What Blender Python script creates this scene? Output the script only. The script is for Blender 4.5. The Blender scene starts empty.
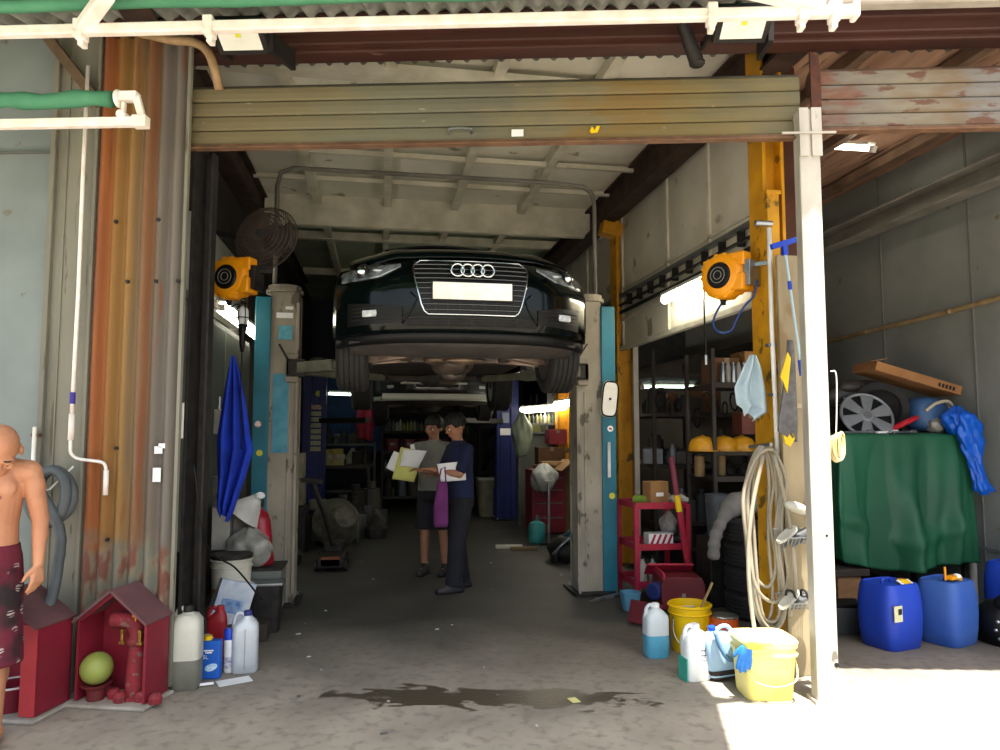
import bpy, bmesh, math, random
from mathutils import Matrix, Vector, Euler
random.seed(7)
R = math.radians
COL = bpy.context.scene.collection
PI = math.pi
# ------------------------------------------------------------------ camera
F = 722.0; EYE = 1.55; YAW = R(9.4); PIT = R(4.5)
def ray(px, py):
    x = (px-500)/F; z = -(py-375)/F
    y2 = math.cos(PIT)-z*math.sin(PIT); z2 = math.sin(PIT)+z*math.cos(PIT)
    return Vector((x*math.cos(YAW)+y2*math.sin(YAW), -x*math.sin(YAW)+y2*math.cos(YAW), z2))
def atY(px, py, Y):
    r = ray(px, py); return Vector((0,0,EYE))+r*(Y/r.y)
def gz(px, py, Z=0.0):
    r = ray(px, py); return Vector((0,0,EYE))+r*((Z-EYE)/r.z)
cam = bpy.data.cameras.new('camera'); cam.sensor_width = 36; cam.lens = F/1000*36
co = bpy.data.objects.new('camera', cam); COL.objects.link(co)
co.location = (0,0,EYE); co.rotation_euler = (PI/2+PIT, 0, -YAW)
cam.clip_start = .05; cam.clip_end = 500
bpy.context.scene.camera = co
# facade frame: x along the shopfront from the left jamb, -y towards the street
FA = math.atan2(-.2058, .9786)
MF = Matrix.Translation((-1.18, 4.74, 0)) @ Matrix.Rotation(FA, 4, 'Z')
def fp(s, d, z=0): return MF @ Vector((s, -d, z))
# ------------------------------------------------------------------ materials
def lin(h):
    h = h.lstrip('#'); o = []
    for i in (0,2,4):
        c = int(h[i:i+2],16)/255; o.append(c/12.92 if c <= .04045 else ((c+.055)/1.055)**2.4)
    return (*o, 1)
MATS = {}
def mat(name, c1, c2=None, rough=.6, metal=0, scale=6, bump=0, stretch=(1,1,1), lo=.35, hi=.65, c3=None, s3=20, p3=.62, trans=0, alpha=1, coat=0, bscale=None, emit=None, ior=1.45, sheen=0):
    if name in MATS: return MATS[name]
    m = bpy.data.materials.new(name); m.use_nodes = True; nt = m.node_tree; N = nt.nodes; L = nt.links
    b = N['Principled BSDF']
    b.inputs['Base Color'].default_value = lin(c1); b.inputs['Roughness'].default_value = rough; b.inputs['Metallic'].default_value = metal
    b.inputs['IOR'].default_value = ior
    if trans: b.inputs['Transmission Weight'].default_value = trans
    if alpha < 1: b.inputs['Alpha'].default_value = alpha
    if coat: b.inputs['Coat Weight'].default_value = coat; b.inputs['Coat Roughness'].default_value = .03
    if emit: b.inputs['Emission Color'].default_value = lin(c1); b.inputs['Emission Strength'].default_value = emit
    if c2 or bump:
        tc = N.new('ShaderNodeTexCoord'); mp = N.new('ShaderNodeMapping'); mp.inputs['Scale'].default_value = stretch
        L.new(tc.outputs['Object'], mp.inputs[0])
        nz = N.new('ShaderNodeTexNoise'); nz.inputs['Scale'].default_value = scale; nz.inputs['Detail'].default_value = 6
        L.new(mp.outputs[0], nz.inputs['Vector'])
    if c2:
        cr = N.new('ShaderNodeValToRGB'); cr.color_ramp.elements[0].position = lo; cr.color_ramp.elements[1].position = hi
        cr.color_ramp.elements[0].color = lin(c1); cr.color_ramp.elements[1].color = lin(c2)
        L.new(nz.outputs[0], cr.inputs[0]); out = cr.outputs[0]
        if c3:
            n3 = N.new('ShaderNodeTexNoise'); n3.inputs['Scale'].default_value = s3; n3.inputs['Detail'].default_value = 8
            L.new(mp.outputs[0], n3.inputs['Vector'])
            r3 = N.new('ShaderNodeValToRGB'); r3.color_ramp.elements[0].position = p3; r3.color_ramp.elements[1].position = p3+.05
            r3.color_ramp.elements[0].color = (0,0,0,1); r3.color_ramp.elements[1].color = (1,1,1,1)
            L.new(n3.outputs[0], r3.inputs[0])
            mx = N.new('ShaderNodeMix'); mx.data_type = 'RGBA'; mx.inputs[7].default_value = lin(c3)
            L.new(r3.outputs[0], mx.inputs[0]); L.new(out, mx.inputs[6]); out = mx.outputs[2]
        L.new(out, b.inputs['Base Color'])
    if bump:
        nb = nz
        if bscale:
            nb = N.new('ShaderNodeTexNoise'); nb.inputs['Scale'].default_value = bscale; nb.inputs['Detail'].default_value = 4; L.new(mp.outputs[0], nb.inputs['Vector'])
        bp = N.new('ShaderNodeBump'); bp.inputs['Strength'].default_value = bump; bp.inputs['Distance'].default_value = .02
        L.new(nb.outputs[0], bp.inputs['Height']); L.new(bp.outputs[0], b.inputs['Normal'])
    MATS[name] = m; return m
def ramp_mat(name, axis, x0, x1, stops, noise=.12, nscale=4, stretch=(1,1,1), rough=.8, chips=None, chip_s=14, chip_p=.66, bump=.2, metal=0):
    """colour bands along a local axis, edges broken by noise (rust, patina)"""
    m = bpy.data.materials.new(name); m.use_nodes = True; N = m.node_tree.nodes; L = m.node_tree.links
    b = N['Principled BSDF']; b.inputs['Roughness'].default_value = rough; b.inputs['Metallic'].default_value = metal
    tc = N.new('ShaderNodeTexCoord'); sp = N.new('ShaderNodeSeparateXYZ'); L.new(tc.outputs['Object'], sp.inputs[0])
    mr = N.new('ShaderNodeMapRange'); mr.inputs[1].default_value = x0; mr.inputs[2].default_value = x1; L.new(sp.outputs[axis], mr.inputs[0])
    mp = N.new('ShaderNodeMapping'); mp.inputs['Scale'].default_value = stretch; L.new(tc.outputs['Object'], mp.inputs[0])
    nz = N.new('ShaderNodeTexNoise'); nz.inputs['Scale'].default_value = nscale; nz.inputs['Detail'].default_value = 7; L.new(mp.outputs[0], nz.inputs['Vector'])
    ma = N.new('ShaderNodeMath'); ma.operation = 'MULTIPLY_ADD'; ma.inputs[1].default_value = noise*2; ma.inputs[2].default_value = -noise; L.new(nz.outputs[0], ma.inputs[0])
    ad = N.new('ShaderNodeMath'); ad.operation = 'ADD'; L.new(mr.outputs[0], ad.inputs[0]); L.new(ma.outputs[0], ad.inputs[1])
    cr = N.new('ShaderNodeValToRGB'); e = cr.color_ramp.elements
    e[0].position = stops[0][0]; e[0].color = lin(stops[0][1]); e[1].position = stops[-1][0]; e[1].color = lin(stops[-1][1])
    for p, c in stops[1:-1]: k = e.new(p); k.color = lin(c)
    L.new(ad.outputs[0], cr.inputs[0]); out = cr.outputs[0]
    if chips:
        n3 = N.new('ShaderNodeTexNoise'); n3.inputs['Scale'].default_value = chip_s; n3.inputs['Detail'].default_value = 8; L.new(mp.outputs[0], n3.inputs['Vector'])
        r3 = N.new('ShaderNodeValToRGB'); r3.color_ramp.elements[0].position = chip_p; r3.color_ramp.elements[1].position = chip_p+.06
        L.new(n3.outputs[0], r3.inputs[0])
        mx = N.new('ShaderNodeMix'); mx.data_type = 'RGBA'; mx.inputs[7].default_value = lin(chips)
        L.new(r3.outputs[0], mx.inputs[0]); L.new(out, mx.inputs[6]); out = mx.outputs[2]
    L.new(out, b.inputs['Base Color'])
    if bump:
        bp = N.new('ShaderNodeBump'); bp.inputs['Strength'].default_value = bump; bp.inputs['Distance'].default_value = .01
        L.new(nz.outputs[0], bp.inputs['Height']); L.new(bp.outputs[0], b.inputs['Normal'])
    return m
# ------------------------------------------------------------------ mesh builder
class B:
    def __init__(s): s.v = []; s.f = []
    def add(s, V, Fc):
        k = len(s.v); s.v += [tuple(p) for p in V]; s.f += [tuple(i+k for i in q) for q in Fc]; return s
    def box(s, c, d, rz=0, M=None, taper=1):
        x,y,z = [q/2 for q in d]
        V = [Vector((a*x*(taper if e>0 else 1), b*y*(taper if e>0 else 1), e*z)) for e in (-1,1) for a,b in ((-1,-1),(1,-1),(1,1),(-1,1))]
        T = Matrix.Translation(c) @ (M if M else Matrix.Rotation(rz,4,'Z'))
        return s.add([T@p for p in V], [(3,2,1,0),(4,5,6,7),(0,1,5,4),(1,2,6,5),(2,3,7,6),(3,0,4,7)])
    def bar(s, a, b, w, h=None, up=(0,0,1)):
        a = Vector(a); b = Vector(b); h = h or w; d = b-a; l = d.length; d.normalize()
        u = Vector(up)
        if abs(d.dot(u)) > .98: u = Vector((0,1,0))
        x = d.cross(u).normalized(); y = x.cross(d)
        V = [p + x*i*w/2 + y*j*h/2 for p in (a,b) for i,j in ((-1,-1),(1,-1),(1,1),(-1,1))]
        return s.add(V, [(0,1,2,3),(7,6,5,4),(0,4,5,1),(1,5,6,2),(2,6,7,3),(3,7,4,0)])
    def tube(s, P, r, n=8, closed=False, caps=True):
        P = [Vector(p) for p in P]; m = len(P); rs = r if isinstance(r,(list,tuple)) else [r]*m
        T = []
        for i in range(m):
            a = P[(i-1)%m] if (closed or i>0) else P[i]; b = P[(i+1)%m] if (closed or i<m-1) else P[i]
            d = (b-a); T.append(d.normalized() if d.length>1e-9 else Vector((0,0,1)))
        u = T[0].orthogonal().normalized(); V = []
        for i in range(m):
            u = (u - T[i]*u.dot(T[i]))
            u = u.normalized() if u.length>1e-6 else T[i].orthogonal().normalized()
            w = T[i].cross(u)
            V += [P[i] + (u*math.cos(2*PI*k/n)+w*math.sin(2*PI*k/n))*rs[i] for k in range(n)]
        Fc = [(i*n+k, i*n+(k+1)%n, ((i+1)%m)*n+(k+1)%n, ((i+1)%m)*n+k) for i in range(m if closed else m-1) for k in range(n)]
        if caps and not closed: Fc += [tuple(range(n))[::-1], tuple((m-1)*n+k for k in range(n))]
        return s.add(V, Fc)
    def cyl(s, a, b, r0, r1=None, n=16): return s.tube([a,b], [r0, r1 if r1 is not None else r0], n)
    def cap(s, a, b, r0, r1=None, n=12):
        a = Vector(a); b = Vector(b); r1 = r0 if r1 is None else r1; d = (b-a).normalized()
        P = [a-d*r0*.98, a-d*r0*.75, a-d*r0*.35, a, b, b+d*r1*.35, b+d*r1*.75, b+d*r1*.98]
        return s.tube(P, [r0*.15, r0*.66, r0*.94, r0, r1, r1*.94, r1*.66, r1*.15], n)
    def lathe(s, prof, loc=(0,0,0), n=24, M=None, closed=False):
        T = Matrix.Translation(loc) @ (M or Matrix.Identity(4)); V = []
        for r,z in prof: V += [T @ Vector((r*math.cos(2*PI*k/n), r*math.sin(2*PI*k/n), z)) for k in range(n)]
        m = len(prof)
        Fc = [(i*n+k, i*n+(k+1)%n, ((i+1)%m)*n+(k+1)%n, ((i+1)%m)*n+k) for i in range(m if closed else m-1) for k in range(n)]
        if not closed:
            if prof[0][0]>1e-5: Fc.append(tuple(range(n))[::-1])
            if prof[-1][0]>1e-5: Fc.append(tuple((m-1)*n+k for k in range(n)))
        return s.add(V, Fc)
    def ell(s, c, r, n=14, M=None):
        rx,ry,rz = r if isinstance(r,(tuple,list)) else (r,r,r)
        T = Matrix.Translation(c) @ (M or Matrix.Identity(4)); V = []; h = n//2
        for i in range(h+1):
            t = PI*(i+.001)/(h+.002)
            V += [T @ Vector((rx*math.sin(t)*math.cos(2*PI*k/n), ry*math.sin(t)*math.sin(2*PI*k/n), -rz*math.cos(t))) for k in range(n)]
        Fc = [(i*n+k, i*n+(k+1)%n, (i+1)*n+(k+1)%n, (i+1)*n+k) for i in range(h) for k in range(n)]
        Fc += [tuple(range(n))[::-1], tuple(h*n+k for k in range(n))]
        return s.add(V, Fc)
    def loft(s, secs, n=20, M=None, ex=2.6):
        """secs: (z, halfx, halfy[, cx, cy[, exponent]]) stacked superellipses"""
        T = M or Matrix.Identity(4); V = []
        for q in secs:
            z,a,b = q[:3]; cx = q[3] if len(q)>3 else 0; cy = q[4] if len(q)>4 else 0; e = q[5] if len(q)>5 else ex
            for k in range(n):
                t = 2*PI*(k+.5)/n; c = math.cos(t); d = math.sin(t)
                V.append(T @ Vector((cx+a*math.copysign(abs(c)**(2/e),c), cy+b*math.copysign(abs(d)**(2/e),d), z)))
        m = len(secs)
        Fc = [(i*n+k, i*n+(k+1)%n, (i+1)*n+(k+1)%n, (i+1)*n+k) for i in range(m-1) for k in range(n)]
        Fc += [tuple(range(n))[::-1], tuple((m-1)*n+k for k in range(n))]
        return s.add(V, Fc)
    def grid(s, fn, nu, nv):
        V = [fn(i/nu, j/nv) for j in range(nv+1) for i in range(nu+1)]
        return s.add(V, [(j*(nu+1)+i, j*(nu+1)+i+1, (j+1)*(nu+1)+i+1, (j+1)*(nu+1)+i) for j in range(nv) for i in range(nu)])
    def prism(s, poly, h, M=None):
        """poly in local xy, extruded along local z from 0 to h"""
        T = M or Matrix.Identity(4); n = len(poly)
        V = [T@Vector((x,y,0)) for x,y in poly]+[T@Vector((x,y,h)) for x,y in poly]
        return s.add(V, [tuple(range(n))[::-1], tuple(range(n,2*n))]+[(i,(i+1)%n,n+(i+1)%n,n+i) for i in range(n)])
    def torus(s, c, R0, r, n=28, m=8, M=None, sx=1):
        T = Matrix.Translation(c) @ (M or Matrix.Identity(4))
        return s.tube([T@Vector((R0*sx*math.cos(2*PI*k/n), R0*math.sin(2*PI*k/n),0)) for k in range(n)], r, m, closed=True)
def curve(P, k=6):
    """Catmull-Rom through points"""
    P = [Vector(p) for p in P]; Q = [2*P[0]-P[1]]+P+[2*P[-1]-P[-2]]; out = []
    for i in range(1, len(Q)-2):
        a,b,c,d = Q[i-1:i+3]
        for j in range(k):
            t = j/k; out.append(.5*((2*b)+(c-a)*t+(2*a-5*b+4*c-d)*t*t+(3*b-a-3*c+d)*t**3))
    return out+[P[-1]]
def inv(o):
    return (Matrix.LocRotScale(o.location, o.rotation_euler, o.scale)).inverted()
WM = {}
def obj(name, b, m, parent=None, bevel=0, smooth=False, solid=0, sub=0, local=False, label=None, seg=2):
    """one mesh object; vertices are given in the parent's frame when local, else in the world"""
    me = bpy.data.meshes.new(name); me.from_pydata(b.v, [], b.f)
    bm = bmesh.new(); bm.from_mesh(me); bmesh.ops.recalc_face_normals(bm, faces=bm.faces); bm.to_mesh(me); bm.free()
    me.materials.append(m)
    o = bpy.data.objects.new(name, me); COL.objects.link(o)
    W = Matrix.Identity(4)
    if parent is not None:
        o.parent = parent
        if not local: me.transform(WM[parent.name].inverted())
        W = WM[parent.name].copy()
    WM[o.name] = W
    if smooth:
        for p in me.polygons: p.use_smooth = True
        if smooth is not True or bevel: pass
    if solid: q = o.modifiers.new('s','SOLIDIFY'); q.thickness = solid; q.offset = 0
    if bevel: q = o.modifiers.new('b','BEVEL'); q.width = bevel; q.segments = seg; q.limit_method = 'ANGLE'; q.angle_limit = R(35)
    if sub: q = o.modifiers.new('u','SUBSURF'); q.levels = sub; q.render_levels = sub
    if smooth == 'auto':
        try: me.set_sharp_from_angle(angle=R(38))
        except Exception: pass
    if label: o['label'] = label
    return o
def tag(o, label, cat, group=None, kind=None):
    if label: o['label'] = label
    if cat: o['category'] = cat
    if group: o['group'] = group
    if kind: o['kind'] = kind
    return o
def thing(name, label, cat, loc=(0,0,0), rz=0, group=None, rot=None):
    o = bpy.data.objects.new(name, None); COL.objects.link(o); o.empty_display_size = .1
    o.location = loc; o.rotation_euler = rot or (0,0,rz)
    WM[o.name] = Matrix.Translation(loc) @ Euler(o.rotation_euler).to_matrix().to_4x4()
    return tag(o, label, cat, group)
def struct(name, b, m, **k):
    o = obj(name, b, m, **k)
    if 'parent' not in k: o['kind'] = 'structure'
    return o
def copy_tree(o, parent=None):
    c = o.copy(); COL.objects.link(c)
    if parent is not None: c.parent = parent
    for ch in list(o.children): copy_tree(ch, c)
    return c
def place(proto, loc, rz=0, label=None, scale=None, rot=None, group=None, first=[]):
    """the first call moves the prototype itself, later calls copy it with its parts"""
    if proto.name in first: o = copy_tree(proto)
    else: o = proto; first.append(proto.name)
    o.location = loc; o.rotation_euler = rot or (0,0,rz)
    if scale: o.scale = (scale,)*3 if isinstance(scale,(int,float)) else scale
    if label: o['label'] = label
    if group: o['group'] = group
    return o
def bake(o):
    dg = bpy.context.evaluated_depsgraph_get(); dg.update()
    me = bpy.data.meshes.new_from_object(o.evaluated_get(dg)); o.modifiers.clear(); o.data = me; return o
def text(name, body, size, loc, rot, m, parent=None, ext=.001):
    c = bpy.data.curves.new(name, 'FONT'); c.body = body; c.size = size; c.extrude = ext; c.align_x = 'CENTER'; c.align_y = 'CENTER'
    t = bpy.data.objects.new(name, c); COL.objects.link(t)
    dg = bpy.context.evaluated_depsgraph_get(); me = bpy.data.meshes.new_from_object(t.evaluated_get(dg)); COL.objects.unlink(t); bpy.data.objects.remove(t)
    me.materials.clear(); me.materials.append(m)
    o = bpy.data.objects.new(name, me); COL.objects.link(o)
    me.transform(Matrix.Translation(loc) @ Euler(rot).to_matrix().to_4x4())
    if parent: o.parent = parent; me.transform(WM[parent.name].inverted())
    return o
# common materials
m_white = mat('white_paint','#f0efe8','#dcd9cd',rough=.5)
m_frame = mat('awning_frame_paint','#f7f2ec','#e9ddd0',rough=.4,scale=9)
m_black = mat('black_plastic','#08090a','#101112',rough=.5); m_black.node_tree.nodes['Principled BSDF'].inputs['Specular IOR Level'].default_value = .3
m_dark = mat('dark_steel','#1c1a19','#2d2926',rough=.6,metal=.3,scale=12)
m_grey = mat('grey_steel','#7c7f80','#63676a',rough=.45,metal=.5)
m_steel = mat('bright_steel','#b9bcbd','#8e9294',rough=.3,metal=.9)
m_red = mat('red_paint','#b3182e','#8c1525',rough=.5,scale=9,c3='#5b1a1a',p3=.66)
m_yel = mat('yellow_plastic','#f0c810','#e2b708',rough=.4)
m_org = mat('orange_reel_plastic','#f0a012','#e08e08',rough=.4)
m_blueflat = mat('blue_plastic','#1747c8','#123cb0',rough=.4)
m_card = mat('cardboard','#9c7448','#87633d',rough=.9,scale=5)
m_wht = mat('white_plastic','#eceeed','#dfe2e2',rough=.35)
m_rub = mat('rubber','#171717','#222120',rough=.8,scale=30)
SKY, SUN, EXPO, SUNDIR = .5, 13.0, 0.68, (.05-.08,.238,-1)
# ------------------------------------------------------------------ setting: ground, floor, walls
def floor_mat():
    m = bpy.data.materials.new('stained_shaded_concrete'); m.use_nodes = True; N = m.node_tree.nodes; L = m.node_tree.links; b = N['Principled BSDF']
    tc = N.new('ShaderNodeTexCoord')
    def noise(sc, det=8, st=(1,1,1), dist=0):
        mp = N.new('ShaderNodeMapping'); mp.inputs['Scale'].default_value = st; L.new(tc.outputs['Object'], mp.inputs[0])
        n = N.new('ShaderNodeTexNoise'); n.inputs['Scale'].default_value = sc; n.inputs['Detail'].default_value = det; n.inputs['Distortion'].default_value = dist; L.new(mp.outputs[0], n.inputs['Vector']); return n.outputs[0]
    def mth(op, a, c=None, d=None):
        n = N.new('ShaderNodeMath'); n.operation = op
        for i,v in enumerate((a,c,d)):
            if v is None: continue
            if isinstance(v,(int,float)): n.inputs[i].default_value = v
            else: L.new(v, n.inputs[i])
        return n.outputs[0]
    def mix(f, a, c):
        n = N.new('ShaderNodeMix'); n.data_type = 'RGBA'; L.new(f, n.inputs[0])
        for i,v in ((6,a),(7,c)):
            if isinstance(v,str): n.inputs[i].default_value = lin(v)
            else: L.new(v, n.inputs[i])
        return n.outputs[2]
    def rng(v, a, c):
        n = N.new('ShaderNodeMapRange'); n.inputs[1].default_value = a; n.inputs[2].default_value = c; L.new(v, n.inputs[0]); return n.outputs[0]
    sp = N.new('ShaderNodeSeparateXYZ'); L.new(tc.outputs['Object'], sp.inputs[0]); X,Y = sp.outputs[0], sp.outputs[1]
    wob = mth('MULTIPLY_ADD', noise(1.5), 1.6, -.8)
    inside = rng(mth('ADD', Y, wob), -.5, 1.7)          # oily shop floor behind the shutter line, with indoor shade painted into its colour
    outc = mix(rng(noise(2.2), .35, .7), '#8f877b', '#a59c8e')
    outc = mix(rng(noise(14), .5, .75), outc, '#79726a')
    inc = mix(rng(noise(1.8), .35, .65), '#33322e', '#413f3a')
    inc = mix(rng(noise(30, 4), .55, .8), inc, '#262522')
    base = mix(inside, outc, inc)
    # wet strip along the shutter line
    dy = mth('MULTIPLY', mth('ADD', Y, .04), 7.0)
    dx = mth('MULTIPLY', mth('ADD', X, -1.82), 1.08)
    d = mth('POWER', mth('ADD', mth('POWER', mth('ABSOLUTE', dx), 4), mth('POWER', mth('ABSOLUTE', dy), 2)), .5)
    d = mth('ADD', d, mth('MULTIPLY_ADD', noise(5, 6, (1,2,1), .5), 3.2, -1.6))
    wet = rng(d, 1.05, .9)
    base = mix(wet, base, '#4a4236')
    L.new(base, b.inputs['Base Color'])
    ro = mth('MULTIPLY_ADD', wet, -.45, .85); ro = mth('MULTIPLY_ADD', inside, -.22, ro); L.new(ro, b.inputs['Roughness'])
    bp = N.new('ShaderNodeBump'); bp.inputs['Strength'].default_value = .25; bp.inputs['Distance'].default_value = .01; L.new(noise(45,5), bp.inputs['Height']); L.new(bp.outputs[0], b.inputs['Normal'])
    return m
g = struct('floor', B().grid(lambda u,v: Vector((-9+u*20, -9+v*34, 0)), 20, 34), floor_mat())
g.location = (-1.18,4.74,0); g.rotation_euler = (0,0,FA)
struct('ground', B().box((0,-30,-.06),(90,72,.08)), mat('street_concrete','#a8a297','#8f8a80',rough=.9,scale=1.2))
# left outside wall of grey sheet
m_gw = mat('grey_sheet_wall','#838c88','#727b78',rough=.7,scale=1.3,c3='#6d665a',s3=6,p3=.68)
m_gw2 = mat('grey_sheet_strip','#827f70','#716f62',rough=.7,scale=2,stretch=(3,3,.4),c3='#5e5648',s3=7,p3=.64)
b = B().box((-2.6,.06,2.4),(3.4,.08,4.9))
wl = struct('wall_front_left', b, m_gw); wl.matrix_world = MF
b = B(); b.box((-.74,.0,2.4),(.30,.07,4.9)); b.box((-.90,-.04,2.4),(.035,.05,4.9)); b.box((-.62,-.045,2.4),(.02,.04,4.9)); b.box((-.82,-.035,2.4),(.012,.02,4.9))
for z in (.5,1.1,1.9,2.7,3.4): b.cyl((-.885,-.07,z),(-.885,-.06,z),.008,n=6)
o = struct('trim_1', b, m_gw2, bevel=.004); o.matrix_world = MF
b = B().box((-1.9,.01,3.35),(2.2,.03,.012)); o = struct('trim_2', b, mat('seam_dirt','#5f625c')); o.matrix_world = MF
# rusty corrugated sheet
def corr(u,v):
    x = -.63+u*.60; return Vector((x, -.05-.022*math.cos(x*2*PI/.095), .02+v*4.25))
m_rust = ramp_mat('rusty_corrugated_iron', 0, -.60, 0, [(0,'#7a4226'),(.10,'#94582a'),(.24,'#84602f'),(.38,'#8a6838'),(.48,'#70604a'),(.56,'#7c5232'),(.64,'#665847'),(.74,'#68615a'),(.86,'#6e675e'),(1,'#57514a')], noise=.13, nscale=3.5, stretch=(7,1,.35), chips='#7a4a30', chip_s=3.0, chip_p=.64)
def add_low(m):
    N = m.node_tree.nodes; L = m.node_tree.links; b = N['Principled BSDF']; src = b.inputs['Base Color'].links[0].from_socket
    tc = N.new('ShaderNodeTexCoord'); sp = N.new('ShaderNodeSeparateXYZ'); L.new(tc.outputs['Object'], sp.inputs[0])
    nz = N.new('ShaderNodeTexNoise'); nz.inputs['Scale'].default_value = 9; nz.inputs['Detail'].default_value = 8; L.new(tc.outputs['Object'], nz.inputs['Vector'])
    a = N.new('ShaderNodeMath'); a.operation = 'MULTIPLY_ADD'; a.inputs[1].default_value = .35; L.new(nz.outputs[0], a.inputs[0]); L.new(sp.outputs[2], a.inputs[2])
    mr = N.new('ShaderNodeMapRange'); mr.inputs[1].default_value = 1.12; mr.inputs[2].default_value = .98; L.new(a.outputs[0], mr.inputs[0])
    cr = N.new('ShaderNodeValToRGB'); e = cr.color_ramp.elements; e[0].position = .42; e[0].color = lin('#6a6c60'); e[1].position = .60; e[1].color = lin('#6f4638'); k = e.new(.5); k.color = lin('#7d735f')
    n2 = N.new('ShaderNodeTexNoise'); n2.inputs['Scale'].default_value = 5; n2.inputs['Detail'].default_value = 9; mp = N.new('ShaderNodeMapping'); mp.inputs['Scale'].default_value = (3,1,1); L.new(tc.outputs['Object'], mp.inputs[0]); L.new(mp.outputs[0], n2.inputs['Vector']); L.new(n2.outputs[0], cr.inputs[0])
    mx = N.new('ShaderNodeMix'); mx.data_type = 'RGBA'; L.new(mr.outputs[0], mx.inputs[0]); L.new(src, mx.inputs[6]); L.new(cr.outputs[0], mx.inputs[7]); L.new(mx.outputs[2], b.inputs['Base Color'])
add_low(m_rust)
t = thing('corrugated_sheet','tall rusty corrugated iron sheet between grey wall and main shutter','corrugated sheet',(-1.18,4.74,0),FA)
obj('panel', B().grid(corr, 96, 20), m_rust, t, solid=.004, smooth=True, local=True)
obj('edge_strip', B().box((-.03,-.05,2.14),(.02,.03,4.2)), m_gw2, t, local=True)
for x,z in ((-.19,2.87),(-.37,2.48),(-.19,2.48),(-.40,1.45),(-.46,2.86),(-.05,2.48),(-.43,.9)): obj('bolt', B().cyl((x,-.085,z),(x,-.07,z),.012,n=8), m_dark, t, local=True)
obj('white_sticker', B().box((-.14,-.078,1.29),(.05,.003,.085)), m_wht, t, local=True, label='square white sticker')
b = B()
b.box((-.135,-.078,1.44),(.05,.003,.045)); b.box((-.115,-.078,1.465),(.04,.003,.03))
obj('white_sticker', b, m_wht, t, local=True, label='torn white sticker')
# black guide post just inside the opening
def FT(name,label,cat,group=None): return thing(name,label,cat,(-1.18,4.74,0),FA,group)
t = FT('shutter_guide_post','black steel guide post at left side of the main opening','post')
b = B(); b.box((-.02,.10,1.72),(.02,.16,3.3)); b.box((.02,.18,1.72),(.08,.02,3.3)); b.box((.055,.15,1.72),(.015,.07,3.3))
obj('channel', b, m_dark, t, local=True)
obj('hasp', B().box((-.035,.0,1.62),(.02,.01,.22)), m_white, t, local=True, label='small white hasp')
# white timber post in front of the pillar
m_pw = mat('chipped_white_post','#bdb8ac','#a39e92',rough=.6,scale=4,c3='#6f6a60',s3=11,p3=.69,stretch=(1,1,.6))
t = FT('shutter_post','chipped white steel post standing between the two roller shutters','post')
obj('column', B().box((3.82,-.02,1.755),(.125,.10,3.51)), m_pw, t, bevel=.008, local=True)
b = B(); b.box((3.785,-.075,3.36),(.055,.02,.30)); b.box((3.86,-.075,3.36),(.06,.02,.30)); b.box((3.81,-.09,3.35),(.32,.012,.012))
obj('bracket', b, m_pw, t, local=True)
obj('base_plate', B().box((3.82,-.02,.01),(.16,.14,.02)), m_pw, t, local=True)
obj('bolt_hole', B().cyl((3.87,-.074,.22),(3.87,-.066,.22),.014,n=10), m_dark, t, local=True); obj('bolt_hole', B().cyl((3.84,-.074,.95),(3.84,-.066,.95),.008,n=8), m_dark, t, local=True)
# roller shutters
def slat_prof(z0,z1,n):
    P = []; h = (z1-z0)/n
    for i in range(n):
        for q,dy in ((.0,.014),(.03,-.012),(.14,-.020),(.5,-.023),(.86,-.020),(.94,-.012),(.955,.018),(1.0,.018)): P.append((z0+(i+q)*h, dy))
    return P
def shutter(t, s0, s1, z0, z1, n, m, mb, mr, rollz=None):
    P = slat_prof(z0,z1,n); b = B()
    for j,(z,dy) in enumerate(P): b.v += [(s0,.03+dy,z),(s1,.03+dy,z)]
    b.f += [(2*j,2*j+1,2*j+3,2*j+2) for j in range(len(P)-1)]
    obj('curtain', b, m, t, local=True, solid=.003)
    b = B().box(((s0+s1)/2,.02,z0-.015),(s1-s0,.035,.035)).box(((s0+s1)/2,.0,z0-.03),(s1-s0,.06,.008))
    obj('bottom_bar', b, mb, t, local=True, bevel=.003)
    b = B(); b.tube([(s0,.10,z1-.045),(s1,.10,z1-.045)],.085,20)
    obj('roll', b, mr, t, local=True, smooth='auto')
m_sh = ramp_mat('patinated_shutter', 0, -.1, 3.8, [(0,'#6a6043'),(.2,'#6c654a'),(.35,'#656553'),(.5,'#615f4f'),(.62,'#70684c'),(.72,'#755f33'),(.85,'#6e623e'),(1,'#605b42')], noise=.3, nscale=2.2, stretch=(1,1,2.5), chips='#8f8a76', chip_s=10, chip_p=.67, bump=.1)
m_sh2 = ramp_mat('stained_shutter', 0, 3.9, 5.6, [(0,'#6a4836'),(.12,'#6b6256'),(.3,'#77705f'),(.48,'#6e5d45'),(.62,'#6f6a62'),(1,'#7f8486')], noise=.35, nscale=4, stretch=(1,1,3), chips='#5e4030', chip_s=5, chip_p=.56, bump=.1)
m_bb = mat('rusty_bar','#7a5a42','#5e4432',rough=.8,scale=10)
t = FT('roller_shutter','wide olive grey roller shutter rolled up over the car bay','roller shutter')
shutter(t, -.10, 3.80, 3.38, 3.76, 4, m_sh, m_bb, mat('shutter_roll','#6d6a5b','#57544a',scale=5))
obj('sticker', B().box((2.05,-.008,3.415),(.075,.004,.045)), m_wht, t, local=True, label='small white sticker')
obj('pull_handle', B().tube(curve([(1.62,0,3.42),(1.63,-.03,3.44),(1.75,-.03,3.44),(1.76,0,3.42)]),.007), m_steel, t, local=True)
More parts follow.
